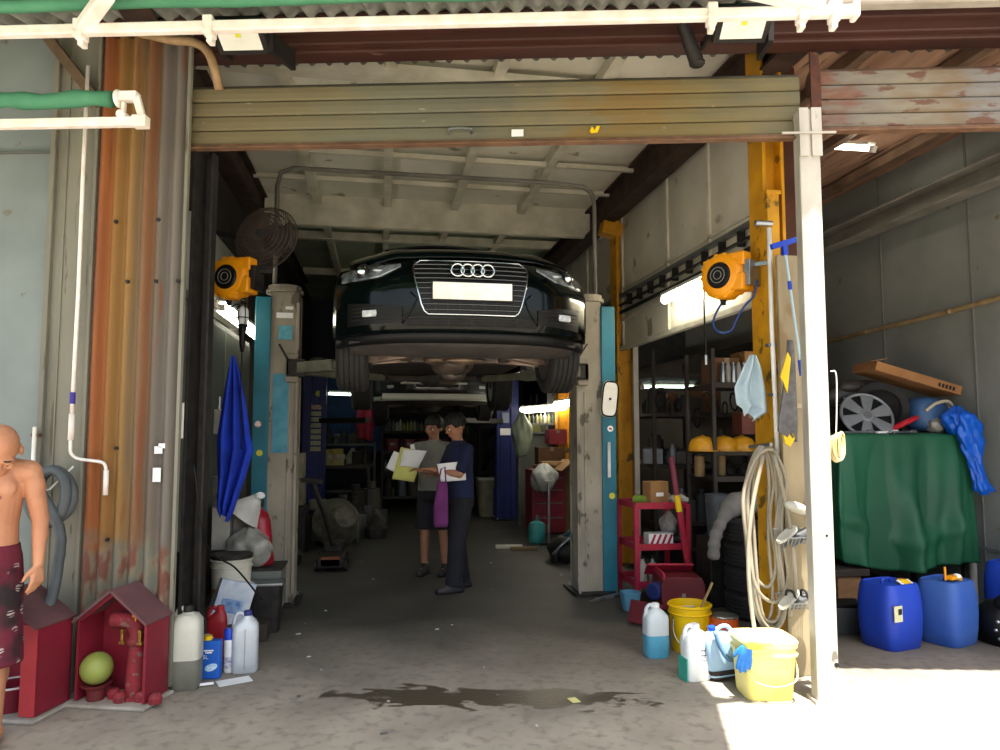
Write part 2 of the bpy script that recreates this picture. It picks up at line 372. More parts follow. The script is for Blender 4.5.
obj('yellow_mark', B().prism([(2.50,3.42),(2.515,3.45),(2.53,3.425),(2.545,3.452),(2.565,3.45),(2.55,3.41),(2.51,3.405)],.003,Matrix(((1,0,0,0),(0,0,-1,-.006),(0,1,0,0),(0,0,0,1)))), m_yel, t, local=True, label='pale yellow patch of tape')
t = FT('roller_shutter','shorter rust-stained roller shutter rolled up over right bay','roller shutter')
shutter(t, 3.90, 7.2, 3.42, 3.79, 4, m_sh2, m_bb, m_bb)
obj('end_plate', B().prism([(3.86,3.36),(3.92,3.36),(3.92,3.8),(3.91,3.86),(3.86,3.9)],.02,Matrix(((1,0,0,0),(0,0,-1,0),(0,1,0,0),(0,0,0,1)))), mat('red_rust','#54301f','#3f241b',scale=12,rough=.85), t, local=True)
# header: red brown beams, gutter, corrugated roof edge
m_rb = mat('red_brown_beam','#4a2a22','#3a211b',rough=.55,scale=5,stretch=(.3,1,1),c3='#85695a',s3=9,p3=.70)
b = B(); b.box((3.5,.02,4.05),(8.3,.10,.08)); b.box((3.5,.09,4.0),(8.3,.14,.035)); b.box((3.5,-.05,4.13),(8.3,.06,.11))
o = struct('trim_3', b, m_rb, bevel=.01); o.matrix_world = MF
t = FT('gutter','pale rain gutter under the corrugated roof edge above right shutter','gutter')
obj('channel', B().box((5.0,-.26,4.065),(2.5,.10,.07)), mat('gutter_paint','#b3aca0','#9b9488',rough=.6,scale=6), t, bevel=.02, local=True)
def rooffn(u,v):
    x = -4+u*12; return Vector((x, -.36+v*1.15, 4.135+.20*v+.030*math.sin(x*2*PI/.13)))
o = struct('roof', B().grid(rooffn, 760, 2), mat('cement_corrugate','#8f9188','#6d6f68',rough=.9,scale=8), solid=.006, smooth=True); o.matrix_world = MF
# white frames of the retractable awnings
t = FT('awning','retractable green awning with long white front bar above main shutter','awning')
obj('front_bar', B().box((1.24,-.85,3.655),(5.03,.05,.055)), m_frame, t, bevel=.008, local=True)
b = B().bar((-.22,-.85,3.67),(.02,-1.03,3.74),.075,.06).bar((.02,-1.03,3.74),(1.5,-2.2,3.80),.07,.055); obj('folding_arm', b, m_frame, t, bevel=.01, local=True)
b = B().bar((3.60,-.85,3.68),(2.2,-1.25,3.76),.07,.05); obj('folding_arm', b, m_frame, t, bevel=.01, local=True)
for s in (-.23,.46,3.05,3.50,3.66):
    b = B().box((s,-.85,3.655),(.05,.075,.10)).box((s,-.83,3.61),(.03,.05,.07)).cyl((s-.02,-.90,3.63),(s-.02,-.87,3.63),.012,n=8); obj('clamp', b, m_frame, t, bevel=.006, local=True)
for s in (.46,):
    b = B().bar((s,-.85,3.68),(s+.04,-.3,4.0),.035,.02); obj('bracket_arm', b, m_frame, t, local=True)
b = B().box((3.76,-.85,3.655),(.03,.075,.085)); obj('end_cap', b, m_frame, t, bevel=.01, local=True)
m_green = mat('green_canvas','#4d8a69','#3f7a5b',rough=.85,scale=5,bump=.2,bscale=3)
def can(u,v): return Vector((-2.6+u*(6.10-.25*v), -.88-v*1.6, 3.80+.02*math.sin(u*21)*v-.12*v))
obj('canopy', B().grid(can, 60, 12), m_green, t, solid=.004, smooth=True, local=True)
obj('added_shade_sheet', B().grid(lambda u,v: Vector((-2.6+u*6.1, -.24-v*.64, 4.34-v*.52)), 30, 6), m_green, t, solid=.004, smooth=True, local=True)  # unseen sheet added to block the sun between canopy and roof edge
obj('canvas_roll', B().tube([(-2.6+i*.4,-.87,3.79+.006*math.sin(i*2.1)) for i in range(15)],.035,12), m_green, t, local=True, smooth=True)
t = FT('awning','small furled green awning on white bar beside grey wall','awning')
obj('front_bar', B().box((-1.25,-.6,3.265),(2.46,.045,.05)), m_frame, t, bevel=.006, local=True)
def rollp(i): return (-2.4+i*.1, -.6, 3.40+.008*math.sin(i*1.3))
obj('canvas_roll', B().tube([rollp(i) for i in range(23)],[.045+.006*math.sin(i*2.3) for i in range(23)],12), m_green, t, local=True, smooth=True)
b = B().box((-.10,-.6,3.41),(.10,.06,.05)).cyl((-.17,-.6,3.40),(-.15,-.6,3.40),.05,n=14).bar((-.06,-.6,3.41),(-.02,-.6,3.28),.03,.04).bar((-.13,-.6,3.38),(-.13,-.6,3.28),.02,.03).box((-.03,-.6,3.265),(.08,.06,.065)).cyl((-.13,-.64,3.30),(-.13,-.56,3.30),.025,n=10)
obj('end_bracket', b, m_frame, t, bevel=.006, local=True)
t = FT('crank_rod','long white hanging crank rod with purple band on grey wall','crank rod')
obj('rod', B().tube([(-.665,-.11,3.86),(-.665,-.11,3.2),(-.66,-.11,2.4),(-.665,-.11,1.66)],.012,8), m_frame, t, local=True, smooth=True)
obj('band', B().cyl((-.665,-.11,1.72),(-.665,-.11,1.79),.016,n=10), mat('purple_tape','#3a2a8c'), t, local=True)
b = B().tube(curve([(-.665,-.11,1.66),(-.665,-.11,1.46),(-.65,-.11,1.41),(-.6,-.11,1.385),(-.48,-.11,1.37),(-.445,-.11,1.35),(-.435,-.11,1.30)]),.010).cyl((-.435,-.11,1.32),(-.435,-.11,1.17),.015).cyl((-.665,-.11,1.50),(-.665,-.11,1.66),.017)
obj('crank_handle', b, m_frame, t, local=True, smooth=True)
t = FT('cable_conduit','beige corrugated conduit bending around top of rusty sheet','conduit')
obj('tube', B().tube(curve([(-.35,-.09,4.08),(-.15,-.09,4.03),(.0,-.09,4.01),(.09,-.08,3.95),(.13,-.06,3.84),(.135,0,3.74)]),.028,10), mat('beige_conduit','#a88a64','#8f734f',scale=12), t, local=True, smooth=True)
t = FT('timber_brace','brown timber brace leaning between wall and roof edge','brace')
obj('timber', B().bar((-.98,-.08,4.10),(-.60,-.05,3.62),.10,.06), mat('brown_timber','#75604a','#5a4836',scale=8), t, local=True)
# flood lights
def flood(s, lbl, z=3.86, lit=True):
    t = FT('flood_light', lbl, 'flood light')
    M = MF @ Matrix.Translation((s,-.36,z+.03)) @ Matrix.Rotation(R(62),4,'X')
    obj('housing', B().box((0,0,0),(.31,.07,.21),M=None).box((0,.05,0),(.22,.05,.14)), m_dark, t, bevel=.008, local=True).matrix_local = WM[t.name].inverted()@M
    o = obj('lens', B().box((0,-.036,0),(.24,.006,.14)), mat('flood_glass','#f2f3ea','#e2e5d8',rough=.2), t, local=True); o.matrix_local = WM[t.name].inverted()@M
    o = obj('led', B().box((0,-.041,.03),(.03,.004,.03)), mat('led_chip','#d8d830'), t, local=True); o.matrix_local = WM[t.name].inverted()@M
    obj('bracket', B().bar((s+.17,-.34,z),(s+.20,-.02,z+.05),.03,.12), m_dark, t, local=True); obj('bracket', B().bar((s-.17,-.34,z),(s-.17,-.1,z+.04),.02,.04), m_dark, t, local=True)
    return t
flood(.42,'rectangular flood light at left above the main shutter')
flood(3.35,'rectangular flood light at right above the main shutter')
t = FT('alarm_siren','rusty brown cylindrical siren beside right flood light','siren')
obj('body', B().cyl((3.04,-.22,3.98),(3.14,-.12,3.80),.035,.045), m_dark, t, local=True, smooth='auto')
obj('cover', B().ell((3.145,-.115,3.79),(.05,.05,.03)), m_dark, t, local=True)
# ------------------------------------------------------------------ interior shell
m_ceil = mat('ceiling_board','#e4e1d3','#cfccbb',rough=.85,scale=1.4,c3='#8c8a76',s3=3,p3=.66)
m_beamw = mat('joist_paint','#d6d2c0','#bab6a2',rough=.8,scale=4)
b = B(); b.box((.70,6.9,4.50),(4.75,5.0,.05)); struct('ceiling', b, m_ceil)
b = B(); b.box((1.95,13.4,4.62),(7.3,8.2,.05)); struct('ceiling_rear', b, mat('ceiling_green','#a6b098','#8f9a82',scale=2,rough=.9))
for x in (-.80,.05,.90,1.76):
    struct('beam_joist', B().box((x,6.8,4.42),(.09,4.8,.11)), m_beamw); struct('beam_joist', B().box((x,12.5,4.52),(.09,6.4,.12)), m_beamw)
for y,z,h,w in ((5.55,4.36,.09,.16),(7.35,4.40,.05,.05),(9.05,4.30,.40,.10),(6.35,4.43,.03,.04),(8.2,4.41,.05,.05),(11.0,4.50,.12,.1),(13.5,4.50,.12,.1)):
    struct('beam_cross', B().box((.72,y,z),(4.3,w,h)), m_beamw)
m_db = mat('rusty_girder','#2e211b','#46342a',rough=.8,scale=6)
for x in (2.72,-1.50): struct('beam_side', B().box((x,9.2,4.26),(.06,10,.30)).box((x,9.2,4.11),(.20,10,.02)).box((x,9.2,4.42),(.20,10,.02)), m_db)
# dividing wall on the right: cream boards high up, open below
m_cream = mat('cream_wall_board','#dedacb','#c9c4b1',rough=.75,scale=1.6,c3='#9a9482',s3=3,p3=.64)
b = B(); b.box((2.92,8.6,3.42),(.05,7.2,1.75)); w = struct('wall_divider', b, m_cream)
b = B()
for y in (5.15,5.95,6.9,8.3,9.8,11.3): b.box((2.885,y,3.4),(.03,.04,1.7))
b.box((2.885,8.6,3.28),(.03,7.2,.03)); b.box((2.88,8.6,2.90),(.03,7.2,.03)); b.box((2.87,8.6,2.55),(.06,7.2,.05)); struct('trim_4', b, mat('cream_trim','#d9d5c6','#c3beac'))
t = thing('cable_tray','perforated steel cable rails along the cream wall','cable tray',(2.8,5.1,3.1))
b = B(); b.box((2.83,8.1,3.17),(.05,6.2,.035)); obj('rail', b, m_grey, t); b = B(); b.box((2.82,8.1,3.06),(.03,6.2,.02)); b.box((2.86,8.1,2.99),(.03,6.2,.03)); obj('rail', b, m_dark, t)
for i in range(9): obj('clip', B().box((2.84,5.3+i*.33,3.10),(.06,.03,.14)), m_dark, t)
m_yp = mat('yellow_pillar_paint','#d69a12','#b8820f',rough=.6,scale=5,c3='#6e5418',s3=7,p3=.60)
t = thing('steel_pillar','yellow H-shaped pillar beside the hanging hose','pillar',(2.77,4.72,0))
b = B(); b.box((2.63,4.66,2.2),(.025,.20,4.4)); b.box((2.77,4.66,2.2),(.025,.20,4.4)); b.box((2.70,4.66,2.2),(.14,.02,4.4)); obj('flange', b, m_yp, t, bevel=.004)
obj('cover_channel', B().box((2.655,4.53,1.6),(.09,.06,3.2)).box((2.655,4.53,3.2),(.11,.09,.03)), m_yp, t, bevel=.005)
struct('trim_7', B().box((3.02,4.98,2.2),(.16,.16,4.4)), mat('brown_pillar','#57301f','#432517',rough=.7,scale=5))
t = thing('wooden_board','tall grimy cream board between yellow pillar and white post','board',(2.86,4.32,0))
obj('board', B().box((2.69,4.36,1.36),(.22,.03,2.72)), mat('grimy_board','#998c6e','#7f7257',rough=.8,scale=5,stretch=(1,1,.4),c3='#7a6646',s3=5,p3=.6), t, bevel=.004)
obj('batten', B().box((2.69,4.34,1.72),(.21,.015,.03)), mat('grimy_batten','#a59775'), t)
for x,y,l in ((2.90,8.35,'yellow pillar behind the right lift column'),(2.98,11.6,'yellow pillar far back between the tube lights')):
    t = thing('steel_pillar', l, 'pillar', (x,y,0)); obj('flange', B().box((x-.1,y,2.2),(.03,.24,4.4)).box((x+.1,y,2.2),(.03,.24,4.4)).box((x,y,2.2),(.2,.02,4.4)), m_yp, t, bevel=.004)
obj('bracket', B().box((2.74,8.3,4.0),(.25,.18,.16),M=Matrix.Rotation(R(12),4,'Y')), m_yp, [o for o in COL.objects if o.name.startswith('steel_pillar')][1], bevel=.01)
t = thing('prop_post','thin white timber prop standing under the cream wall','post',(2.9,7.95,0)); obj('timber', B().box((2.9,7.95,1.27),(.06,.05,2.54)), m_pw, t)
# left inner wall
m_lw = mat('left_inner_wall','#6f736c','#5a5e58',rough=.8,scale=2)
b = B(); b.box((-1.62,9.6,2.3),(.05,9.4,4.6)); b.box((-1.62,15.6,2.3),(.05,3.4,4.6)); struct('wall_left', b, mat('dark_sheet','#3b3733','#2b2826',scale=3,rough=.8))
t = thing('wall_cabinet','grey panelled cupboard against the left wall','cabinet',(-1.48,6.9,0))
b = B(); b.box((-1.50,7.1,1.55),(.2,1.9,1.9)); obj('body', b, m_lw, t, bevel=.004)
for y in (6.45,7.1,7.7): obj('door', B().box((-1.39,y,1.55),(.02,.58,1.8)), mat('olive_door','#56594e','#484b41',scale=3), t, bevel=.004)
t = thing('wall_panel','white boxed duct panel above the blue towel','panel',(-1.5,6.3,2.6))
b = B(); b.box((-1.50,6.9,2.95),(.16,2.2,.62)); obj('board', b, mat('pale_panel','#b9bcb4','#a3a69d',scale=3), t, bevel=.01)
obj('lip', B().box((-1.40,6.9,2.62),(.06,2.2,.05)), m_pw, t)
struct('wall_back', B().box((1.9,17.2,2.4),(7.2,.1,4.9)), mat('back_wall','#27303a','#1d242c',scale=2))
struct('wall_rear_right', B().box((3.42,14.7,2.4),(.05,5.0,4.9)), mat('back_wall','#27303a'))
# right bay shell
m_rw = mat('right_wall_panel','#8e928e','#7b7f7b',rough=.75,scale=1.2,c3='#6d675a',s3=5,p3=.67)
b = B(); b.box((5.42,8.2,2.3),(.06,10.5,4.7)); struct('wall_right', b, m_rw)
b = B()
for y in (4.6,5.8,7.0,8.2,9.4): b.box((5.385,y,2.3),(.015,.02,4.6))
b.box((5.385,8.2,.5),(.02,10.4,.03)); struct('trim_5', b, mat('wall_seam','#6f726f'))
b = B(); b.box((5.30,7.6,3.80),(.04,7.2,.20)); b.box((5.22,7.6,3.90),(.18,7.2,.02)); b.box((5.22,7.6,3.70),(.18,7.2,.02)); struct('trim_6', b, mat('rail_steel','#8f8c84','#77746c',scale=3), bevel=.004)
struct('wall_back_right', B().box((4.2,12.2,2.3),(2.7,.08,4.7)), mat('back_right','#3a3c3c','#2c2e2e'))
def rcf(u,v): return Vector((2.95+u*2.5, 3.6+v*8.6, 4.35+.02*u))
struct('ceiling_right', B().grid(rcf,2,2), mat('brown_ceiling_boards','#b08c74','#8d6b56',rough=.85,scale=2,stretch=(6,.6,1),c3='#54392c',s3=3,p3=.6), solid=.03)
for x in (3.4,4.2,5.0): struct('beam_rafter', B().box((x,7.8,4.28),(.08,8.2,.09)), mat('rafter','#7d6552','#5f4a3b',scale=4))
t = thing('bamboo_pole','long bamboo pole fixed along the right bay wall','pole',(5.3,6.5,2.7))
b = B().tube(curve([(5.34,4.9,2.76),(5.33,5.6,2.71),(5.34,6.4,2.68),(5.33,7.2,2.66),(5.34,8.6,2.62)]),.024,8); b.cyl((5.33,5.98,2.69),(5.33,6.03,2.69),.028); b.cyl((5.33,7.18,2.66),(5.33,7.22,2.66),.028)
obj('cane', b, mat('bamboo','#a18c66','#86724f',scale=8), t, smooth=True)
t = thing('wall_pipe','pale vertical pipe beside the green sheet on right wall','pipe',(5.3,5.85,0)); obj('pipe', B().cyl((5.3,5.85,0),(5.3,5.85,1.4),.03), m_pw, t, smooth='auto')
# tube lights
def tube_light(a, b_, lbl, strength=25, r=.022, body=True, w=.09):
    a = Vector(a); b_ = Vector(b_)
    t = thing('tube_light', lbl, 'light', (a+b_)/2, 0)
    obj('tube', B().cyl(a,b_,r,n=12), mat('lit_tube_%g'%strength,'#fff6e0' if strength>9 else '#e8fff0',emit=strength), t)
    if body:
        obj('batten', B().bar(a+Vector((0,0,.05)), b_+Vector((0,0,.05)), w, .03), m_white, t)
    d = (b_-a).normalized()
    for p,q in ((a,-d),(b_,d)): obj('end_holder', B().bar(p-q*.01, p+q*.03, .05, .06), m_white, t)
    return t
P0 = atY(815,146,6.5); P1 = atY(872,149,5.8)
tube_light(P0, P1, 'lit tube light under the brown ceiling of the right bay', 14)
tube_light((2.78,6.75,2.86),(2.78,5.45,2.86), 'lit tube light on cream wall beside orange reel', 18, r=.04)
tube_light((2.62,10.6,1.96),(2.75,9.4,1.98), 'lit tube light low behind the right lift column', 16, r=.055)
tube_light((2.45,12.4,1.93),(2.95,11.4,1.96), 'lit tube light far back beyond the blue lift column', 16, r=.06)
tube_light((-1.36,8.4,2.62),(-1.36,6.5,2.62), 'lit tube light on left wall behind hanging inspection lamp', 12, r=.055)
tube_light((3.35,8.9,2.13),(4.05,8.9,2.13), 'small lit tube light in the dark storage corner', 3, r=.02)
tube_light((-.95,13.6,2.25),(-.1,13.6,2.22), 'dim tube light at back left near blue lift', 6, r=.02)
tube_light((-1.36,11.0,2.2),(-1.36,10.2,2.2), 'lit tube light behind left grey lift column', 4, r=.03)
tube_light((2.0,14.0,2.2),(1.4,14.0,2.2), 'dim tube light at back right near far shelves', 6, r=.02)
# ------------------------------------------------------------------ car (local: nose at y=0 facing -y, z=0 at tyre bottoms)
m_paint = mat('dark_green_black_paint','#040a09',rough=.12,metal=0); m_paint.node_tree.nodes['Principled BSDF'].inputs['Specular IOR Level'].default_value = .28
m_chrome = mat('chrome','#d5d7d8',rough=.12,metal=1)
m_under = mat('underbody','#423c39','#2c2826',rough=.75,scale=7)
m_gl = mat('window_glass','#0c1112',rough=.05,coat=.5)
def yn(x): return .52*(abs(x)/.915)**3.2
def tyre(b, c, rad=.33, w=.225):
    P = []; ri = .225
    side = [(ri,-w/2+.02),(ri+.02,-w/2),(rad-.04,-w/2-.004),(rad-.012,-w/2+.012)]
    tr = []
    z = -w/2+.02
    n = 5; step = (w-.04)/n
    for i in range(n):
        a = -w/2+.02+i*step
        tr += [(rad,a+.004),(rad,a+step-.006)]
        if i<n-1: tr += [(rad-.009,a+step-.005),(rad-.009,a+step+.003)]
    prof = side+tr+[(r,-z_) for r,z_ in side[::-1]]
    b.lathe(prof+[prof[0]], c, 40, Matrix.Rotation(PI/2,4,'Y'))
def make_car(name, label, paint, loc, front_emblem=True, rz=0, chin=None):
    t = thing(name, label, 'car', loc, rz)
    K = dict(parent=t, local=True)
    def surf(x, z):   # fascia depth at x,z
        v = (z-.30)/.53; lean = .05*(1-min(1,v/.25))**2 + .10*max(0,(v-.62)/.38)**1.6
        return yn(x)+lean-.02*math.sin(PI*min(1,max(0,v)))
    gx = lambda z: .385-.055*abs((z-.70)/.25)**2 if z<.70 else .385-.03*((z-.70)/.13)**2
    def ff(u,v):
        x = (u*2-1); x = .915*math.copysign(abs(x)**.85,x); z = .345+.485*v+.035*v*(1-(x/.915)**2)-.045*v*(abs(x)/.915)**3; return Vector((x, surf(x,z), z))
    obj('front_bumper', B().grid(ff, 60, 22), paint, smooth=True, solid=.01, **K)
    def lip(u,v): x = (u*2-1)*.90; return Vector((x, yn(x)+.03+.10*v, .350-.045*min(1,v*3)-.02*math.sin(v*PI)))
    obj('chin_spoiler', B().grid(lip, 30, 5), chin or m_black, smooth=True, solid=.01, **K)
    def hood(u,v):
        x = (u*2-1); y0 = surf(.80*x,.83)+.005; hw = .80+.06*v; X = hw*x
        y = y0+(1.42-y0)*v
        z = .865+.255*v**.5 - .045*abs(x)**3 - .02*(1-v)*abs(x)**2 + .012*math.exp(-((abs(x)-.62)/.10)**2)
        return Vector((X,y,z))
    obj('hood', B().grid(hood, 40, 16), paint, smooth=True, solid=.01, **K)
    WY = (.90, 3.70); WR = .375
    def zlow(y):
        z = .33
        for w in WY:
            if abs(y-w)<WR: z = max(z, .335+math.sqrt(max(0,WR*WR-(y-w)**2)))
        return z
    ys = sorted(set([.50+.02*i for i in range(42)]+[1.34+.1*i for i in range(20)]+[3.28+.02*i for i in range(44)]+[4.16+.08*i for i in range(6)]))
    for sx in (-1,1):
        b = B(); n = 10
        for y in ys:
            z0 = zlow(y); z1 = .80+.10*min(1,max(0,(y-.5)/.8))+.03*min(1,max(0,(y-1.5)/2))
            for j in range(n+1):
                v = j/n; z = z0+(z1-z0)*v; q = (z-.30)/(z1-.30)
                x = .915*(1-.05*(1-q)**2-.07*q**4) - .10*max(0,(y-4.1)/.5)**2
                b.v.append((sx*x, y, z))
        b.f = [(i*(n+1)+j, i*(n+1)+j+1, (i+1)*(n+1)+j+1, (i+1)*(n+1)+j) for i in range(len(ys)-1) for j in range(n)]
        obj('side_panel', b, paint, smooth=True, solid=.01, **K)
        b = B()
        for w in WY:
            P = [(w+WR*math.cos(a), .335+WR*math.sin(a)) for a in [PI*k/16 for k in range(17)]]
            k0 = len(b.v)
            for y,z in P: b.v += [(sx*.885,y,z),(sx*.60,y,z)]
            b.f += [(k0+2*i,k0+2*i+1,k0+2*i+3,k0+2*i+2) for i in range(16)]
        obj('arch_liner', b, m_black, solid=.01, **K)
    # greenhouse
    def cab(u,v):  # u around, v along
        y = 1.40+v*2.85; h = math.sin(PI*min(1,max(0,v)))**.42*.40; a = PI*u
        hw = .80-.06*v; X = hw*math.cos(a)*(1-.18*math.sin(a)**2); Z = .95+.11*math.sin(a)**.6 + h*math.sin(a)**.7
        return Vector((X,y,Z))
    obj('cabin_glass', B().grid(cab, 24, 20), m_gl, smooth=True, solid=.006, **K)
    def roof_(u,v):
        x = (u*2-1)*.56; y = 2.0+v*1.35; return Vector((x, y, 1.475-.10*(u*2-1)**2*.6-.05*(2*v-1)**2))
    obj('roof_panel', B().grid(roof_, 16, 12), paint, smooth=True, solid=.02, **K)
    def rb_(u,v): x = (u*2-1)*.88; return Vector((x, 4.62-.12*(abs(x)/.88)**4-.05*v, .34+.62*v))
    obj('rear_bumper', B().grid(rb_, 20, 8), paint, smooth=True, solid=.01, **K)
    def trunk(u,v): x = (u*2-1)*.80; return Vector((x, 4.05+.52*v, 1.02-.04*v-.03*(u*2-1)**2))
    obj('boot_lid', B().grid(trunk, 12, 5), paint, smooth=True, solid=.01, **K)
    # grille, built on the curved fascia
    GP = [(-.335,.835),(.335,.835),(.375,.80),(.385,.76),(.365,.66),(.33,.52),(.31,.475),(.285,.455),(-.285,.455),(-.31,.475),(-.33,.52),(-.365,.66),(-.385,.76),(-.375,.80)]
    def on(x,z,o=.012): return Vector((x, surf(x,z)-o, z))
    t2 = obj('grille', B().grid(lambda u,v: on((u*2-1)*(.31+.07*min(1,v/.75)), .462+v*.37, .016), 20, 10), m_black, solid=.006, **K)
    KG = dict(parent=t2, local=True)
    WM[t2.name] = Matrix.Identity(4)
    b = B(); b.tube([on(x,z,.022) for x,z in sum([[GP[i],((GP[i][0]+GP[(i+1)%14][0])/2,(GP[i][1]+GP[(i+1)%14][1])/2)] for i in range(14)],[])], .006, 8, closed=True)
    obj('chrome_surround', b, m_chrome, smooth=True, **KG)
    b = B()
    for z in (.80,.765,.73,.695,.66,.625,.59,.555,.52,.485):
        h = .30+.075*min(1,(z-.455)/.25); b.tube([on(-h+2*h*i/10,z,.026) for i in range(11)], .0045, 6)
    obj('grille_slat', b, mat('dark_chrome','#4c4f52',rough=.25,metal=.9), **KG)
    b = B()
    for x in (-.24,-.16,-.08,0,.08,.16,.24): b.bar(on(x,.46,.022), on(x,.55,.022), .006)
    obj('grille_divider', b, m_dark, **KG)
    b = B()
    for z in (.385,.405,.425): b.tube([on(-.42+.84*i/12,z,.012) for i in range(13)], .004, 5)
    for x in (-.3,-.15,0,.15,.3): b.bar(on(x,.38,.012), on(x,.43,.012), .006)
    lg = obj('lower_grille', B().grid(lambda u,v: on((u*2-1)*(.44+.03*v), .38+v*.052, .006), 20, 3), m_black, solid=.004, **K); WM[lg.name] = Matrix.Identity(4); obj('grille_slat', b, m_dark, parent=lg, local=True)
    pl = obj('number_plate', B().box((0,-.058,.605),(.52,.012,.112)), m_white, bevel=.004, label='blank white number plate', **K)
    obj('plate_backing', B().box((0,-.045,.605),(.54,.014,.13)), m_black, **K)
    if front_emblem:
        b = B()
        for i in range(4): b.torus((-.099+i*.066,-.052,.745),.042,.0075,26,8,Matrix.Rotation(R(82),4,'X'))
        obj('ring_emblem', b, m_chrome, smooth=True, label='emblem of four chrome rings', **K)
    for sx in (-1,1):
        def hl(u,v):
            x = .46+.40*u; z0 = .745-.02*u; z1 = .81-.005*u
            if u<.35: z0 += (.35-u)*.13
            z = z0+(z1-z0)*v - .02*(1-v)*math.sin(u*PI); return Vector((sx*x, surf(x,z)-.014, z))
        lamp = obj('headlight', B().grid(hl, 18, 6), mat('headlight_housing','#4b5052','#a2a8aa',rough=.2,metal=.5,scale=11), solid=.01, smooth=True, **K); WM[lamp.name] = Matrix.Identity(4)
        p = on(.715,.78,.026); b = B().ell((sx*p.x,p.y,p.z),(.046,.035,.036),16); obj('projector', b, m_chrome, parent=lamp, local=True, smooth=True); obj('projector_ring', B().torus((sx*p.x,p.y-.012,p.z),.046,.009,24,8,Matrix.Rotation(sx*.75,4,'Z')@Matrix.Rotation(R(85),4,'X')), m_black, parent=lamp, local=True, smooth=True)
        p = on(.60,.772,.02); b = B().ell((sx*p.x,p.y,p.z),(.05,.015,.016),12); obj('reflector', b, m_steel, parent=lamp, local=True, smooth=True)
        b = B().tube([Vector((sx*(.47+.38*i/10), surf(.47+.38*i/10,.80)-.022, .79-.045*abs(i/10-.0)**.5+.0)) for i in range(11)], .006, 6); obj('lamp_strip', b, m_chrome, parent=lamp, local=True)
        def fg(u,v):
            x = .45+.36*u; z = .405+(.10+.06*u)*v; return Vector((sx*x, surf(x,z)-.010, z))
        fr = obj('fog_grille', B().grid(fg, 14, 6), m_black, solid=.006, **K); WM[fr.name] = Matrix.Identity(4)
        b = B()
        for z in (.425,.45,.475,.50): b.tube([Vector((sx*(.46+.33*i/8), surf(.46+.33*i/8,z)-.018, z+.02*i/8)) for i in range(9)], .004, 5)
        obj('grille_slat', b, m_dark, parent=fr, local=True)
        p = on(.66,.475,.022); b = B().box((sx*p.x,p.y,p.z),(.105,.03,.045),rz=sx*.45); obj('fog_lamp', b, mat('fog_glass','#9aa0a0','#c7cccb',rough=.1,scale=30), parent=fr, local=True, bevel=.008)
        # character line at edge of lower grille
        b = B().tube([on(sx*x,z,.012) for x,z in ((.40,.60),(.36,.56),(.385,.50),(.43,.43),(.45,.40))], .006, 6); obj('bumper_crease', b, paint, smooth=True, **K)
        b = B().ell((sx*.86,1.75,1.06),(.10,.06,.06),12); b.bar((sx*.80,1.78,1.0),(sx*.86,1.76,1.03),.04); obj('wing_mirror', b, paint, smooth=True, **K)
        # wheels
        for wy in WY:
            wx = sx*.79; wz = .33 if wy<2 else .27
            wb = B(); tyre(wb, (wx,wy,wz)); wo = obj('wheel', wb, m_rub, smooth='auto', **K); WM[wo.name] = Matrix.Identity(4)
            rb = B(); rb.lathe([(.225,-.10),(.215,-.09),(.20,0),(.215,.09),(.225,.10)], (wx,wy,wz), 28, Matrix.Rotation(PI/2,4,'Y')); rb.lathe([(.0,-.01),(.07,-.01),(.07,.03),(0,.03)], (wx+sx*.05,wy,wz), 20, Matrix.Rotation(PI/2,4,'Y'))
            for k in range(10):
                a = 2*PI*k/10; rb.bar((wx+sx*.06,wy+.05*math.cos(a),wz+.05*math.sin(a)),(wx+sx*.075,wy+.215*math.cos(a),wz+.215*math.sin(a)),.028,.02,up=(1,0,0))
            obj('rim', rb, m_steel, parent=wo, local=True)
            db = B().cyl((wx-sx*.02,wy,wz),(wx-sx*.05,wy,wz),.15,n=24); db.cyl((wx-sx*.05,wy,wz),(wx-sx*.11,wy,wz),.07,n=16); obj('brake_disc', db, mat('brake_iron','#4b4039','#352c27',metal=.5,rough=.6), parent=wo, local=True)
    # underneath
    def shield(u,v):
        x = (u*2-1)*.80; y = .10+yn(x)*.8+v*(.42-yn(x)*.3); return Vector((x, y, .285-.035*math.sin(v*PI)+.03*abs(u*2-1)**3 - .05*v))
    obj('splash_shield', B().grid(shield, 24, 8), mat('splash_shield_felt','#3d3835','#2d2927',rough=.9,scale=5), smooth=True, solid=.012, **K)
    obj('floor_pan', B().box((0,2.45,.36),(1.45,3.9,.04)).box((.5,2.3,.33),(.42,1.5,.03)).box((-.5,2.3,.33),(.42,1.5,.03)), m_under, bevel=.01, **K)
    b = B()
    b.bar((-.42,.62,.27),(.42,.62,.27),.12,.05); b.bar((-.40,1.12,.27),(.40,1.12,.27),.13,.05); b.bar((-.36,.6,.27),(-.40,1.2,.27),.09,.05); b.bar((.36,.6,.27),(.40,1.2,.27),.09,.05)
    obj('subframe', b, mat('subframe_metal','#6a615b','#4d4642',metal=.4,rough=.6,scale=12), bevel=.012, **K)
    b = B().loft([(.25,.17,.20),(.28,.24,.28),(.34,.26,.3),(.44,.25,.3)], 20, Matrix.Translation((0,.85,0))); b.ell((.05,.80,.235),(.17,.08,.03)); b.ell((-.16,.95,.25),(.10,.10,.035))
    obj('engine_sump', b, mat('cast_alloy','#8f7b68','#5c4f45',metal=.6,rough=.5,scale=9), smooth=True, **K)
    b = B().loft([(-.45,.13,.11),(0,.17,.14),(.45,.11,.10)], 16, Matrix.Translation((0,1.55,.33))@Matrix.Rotation(PI/2,4,'X')); obj('gearbox', b, mat('cast_alloy2','#837468','#645950',metal=.5,rough=.6,scale=9), smooth=True, **K)
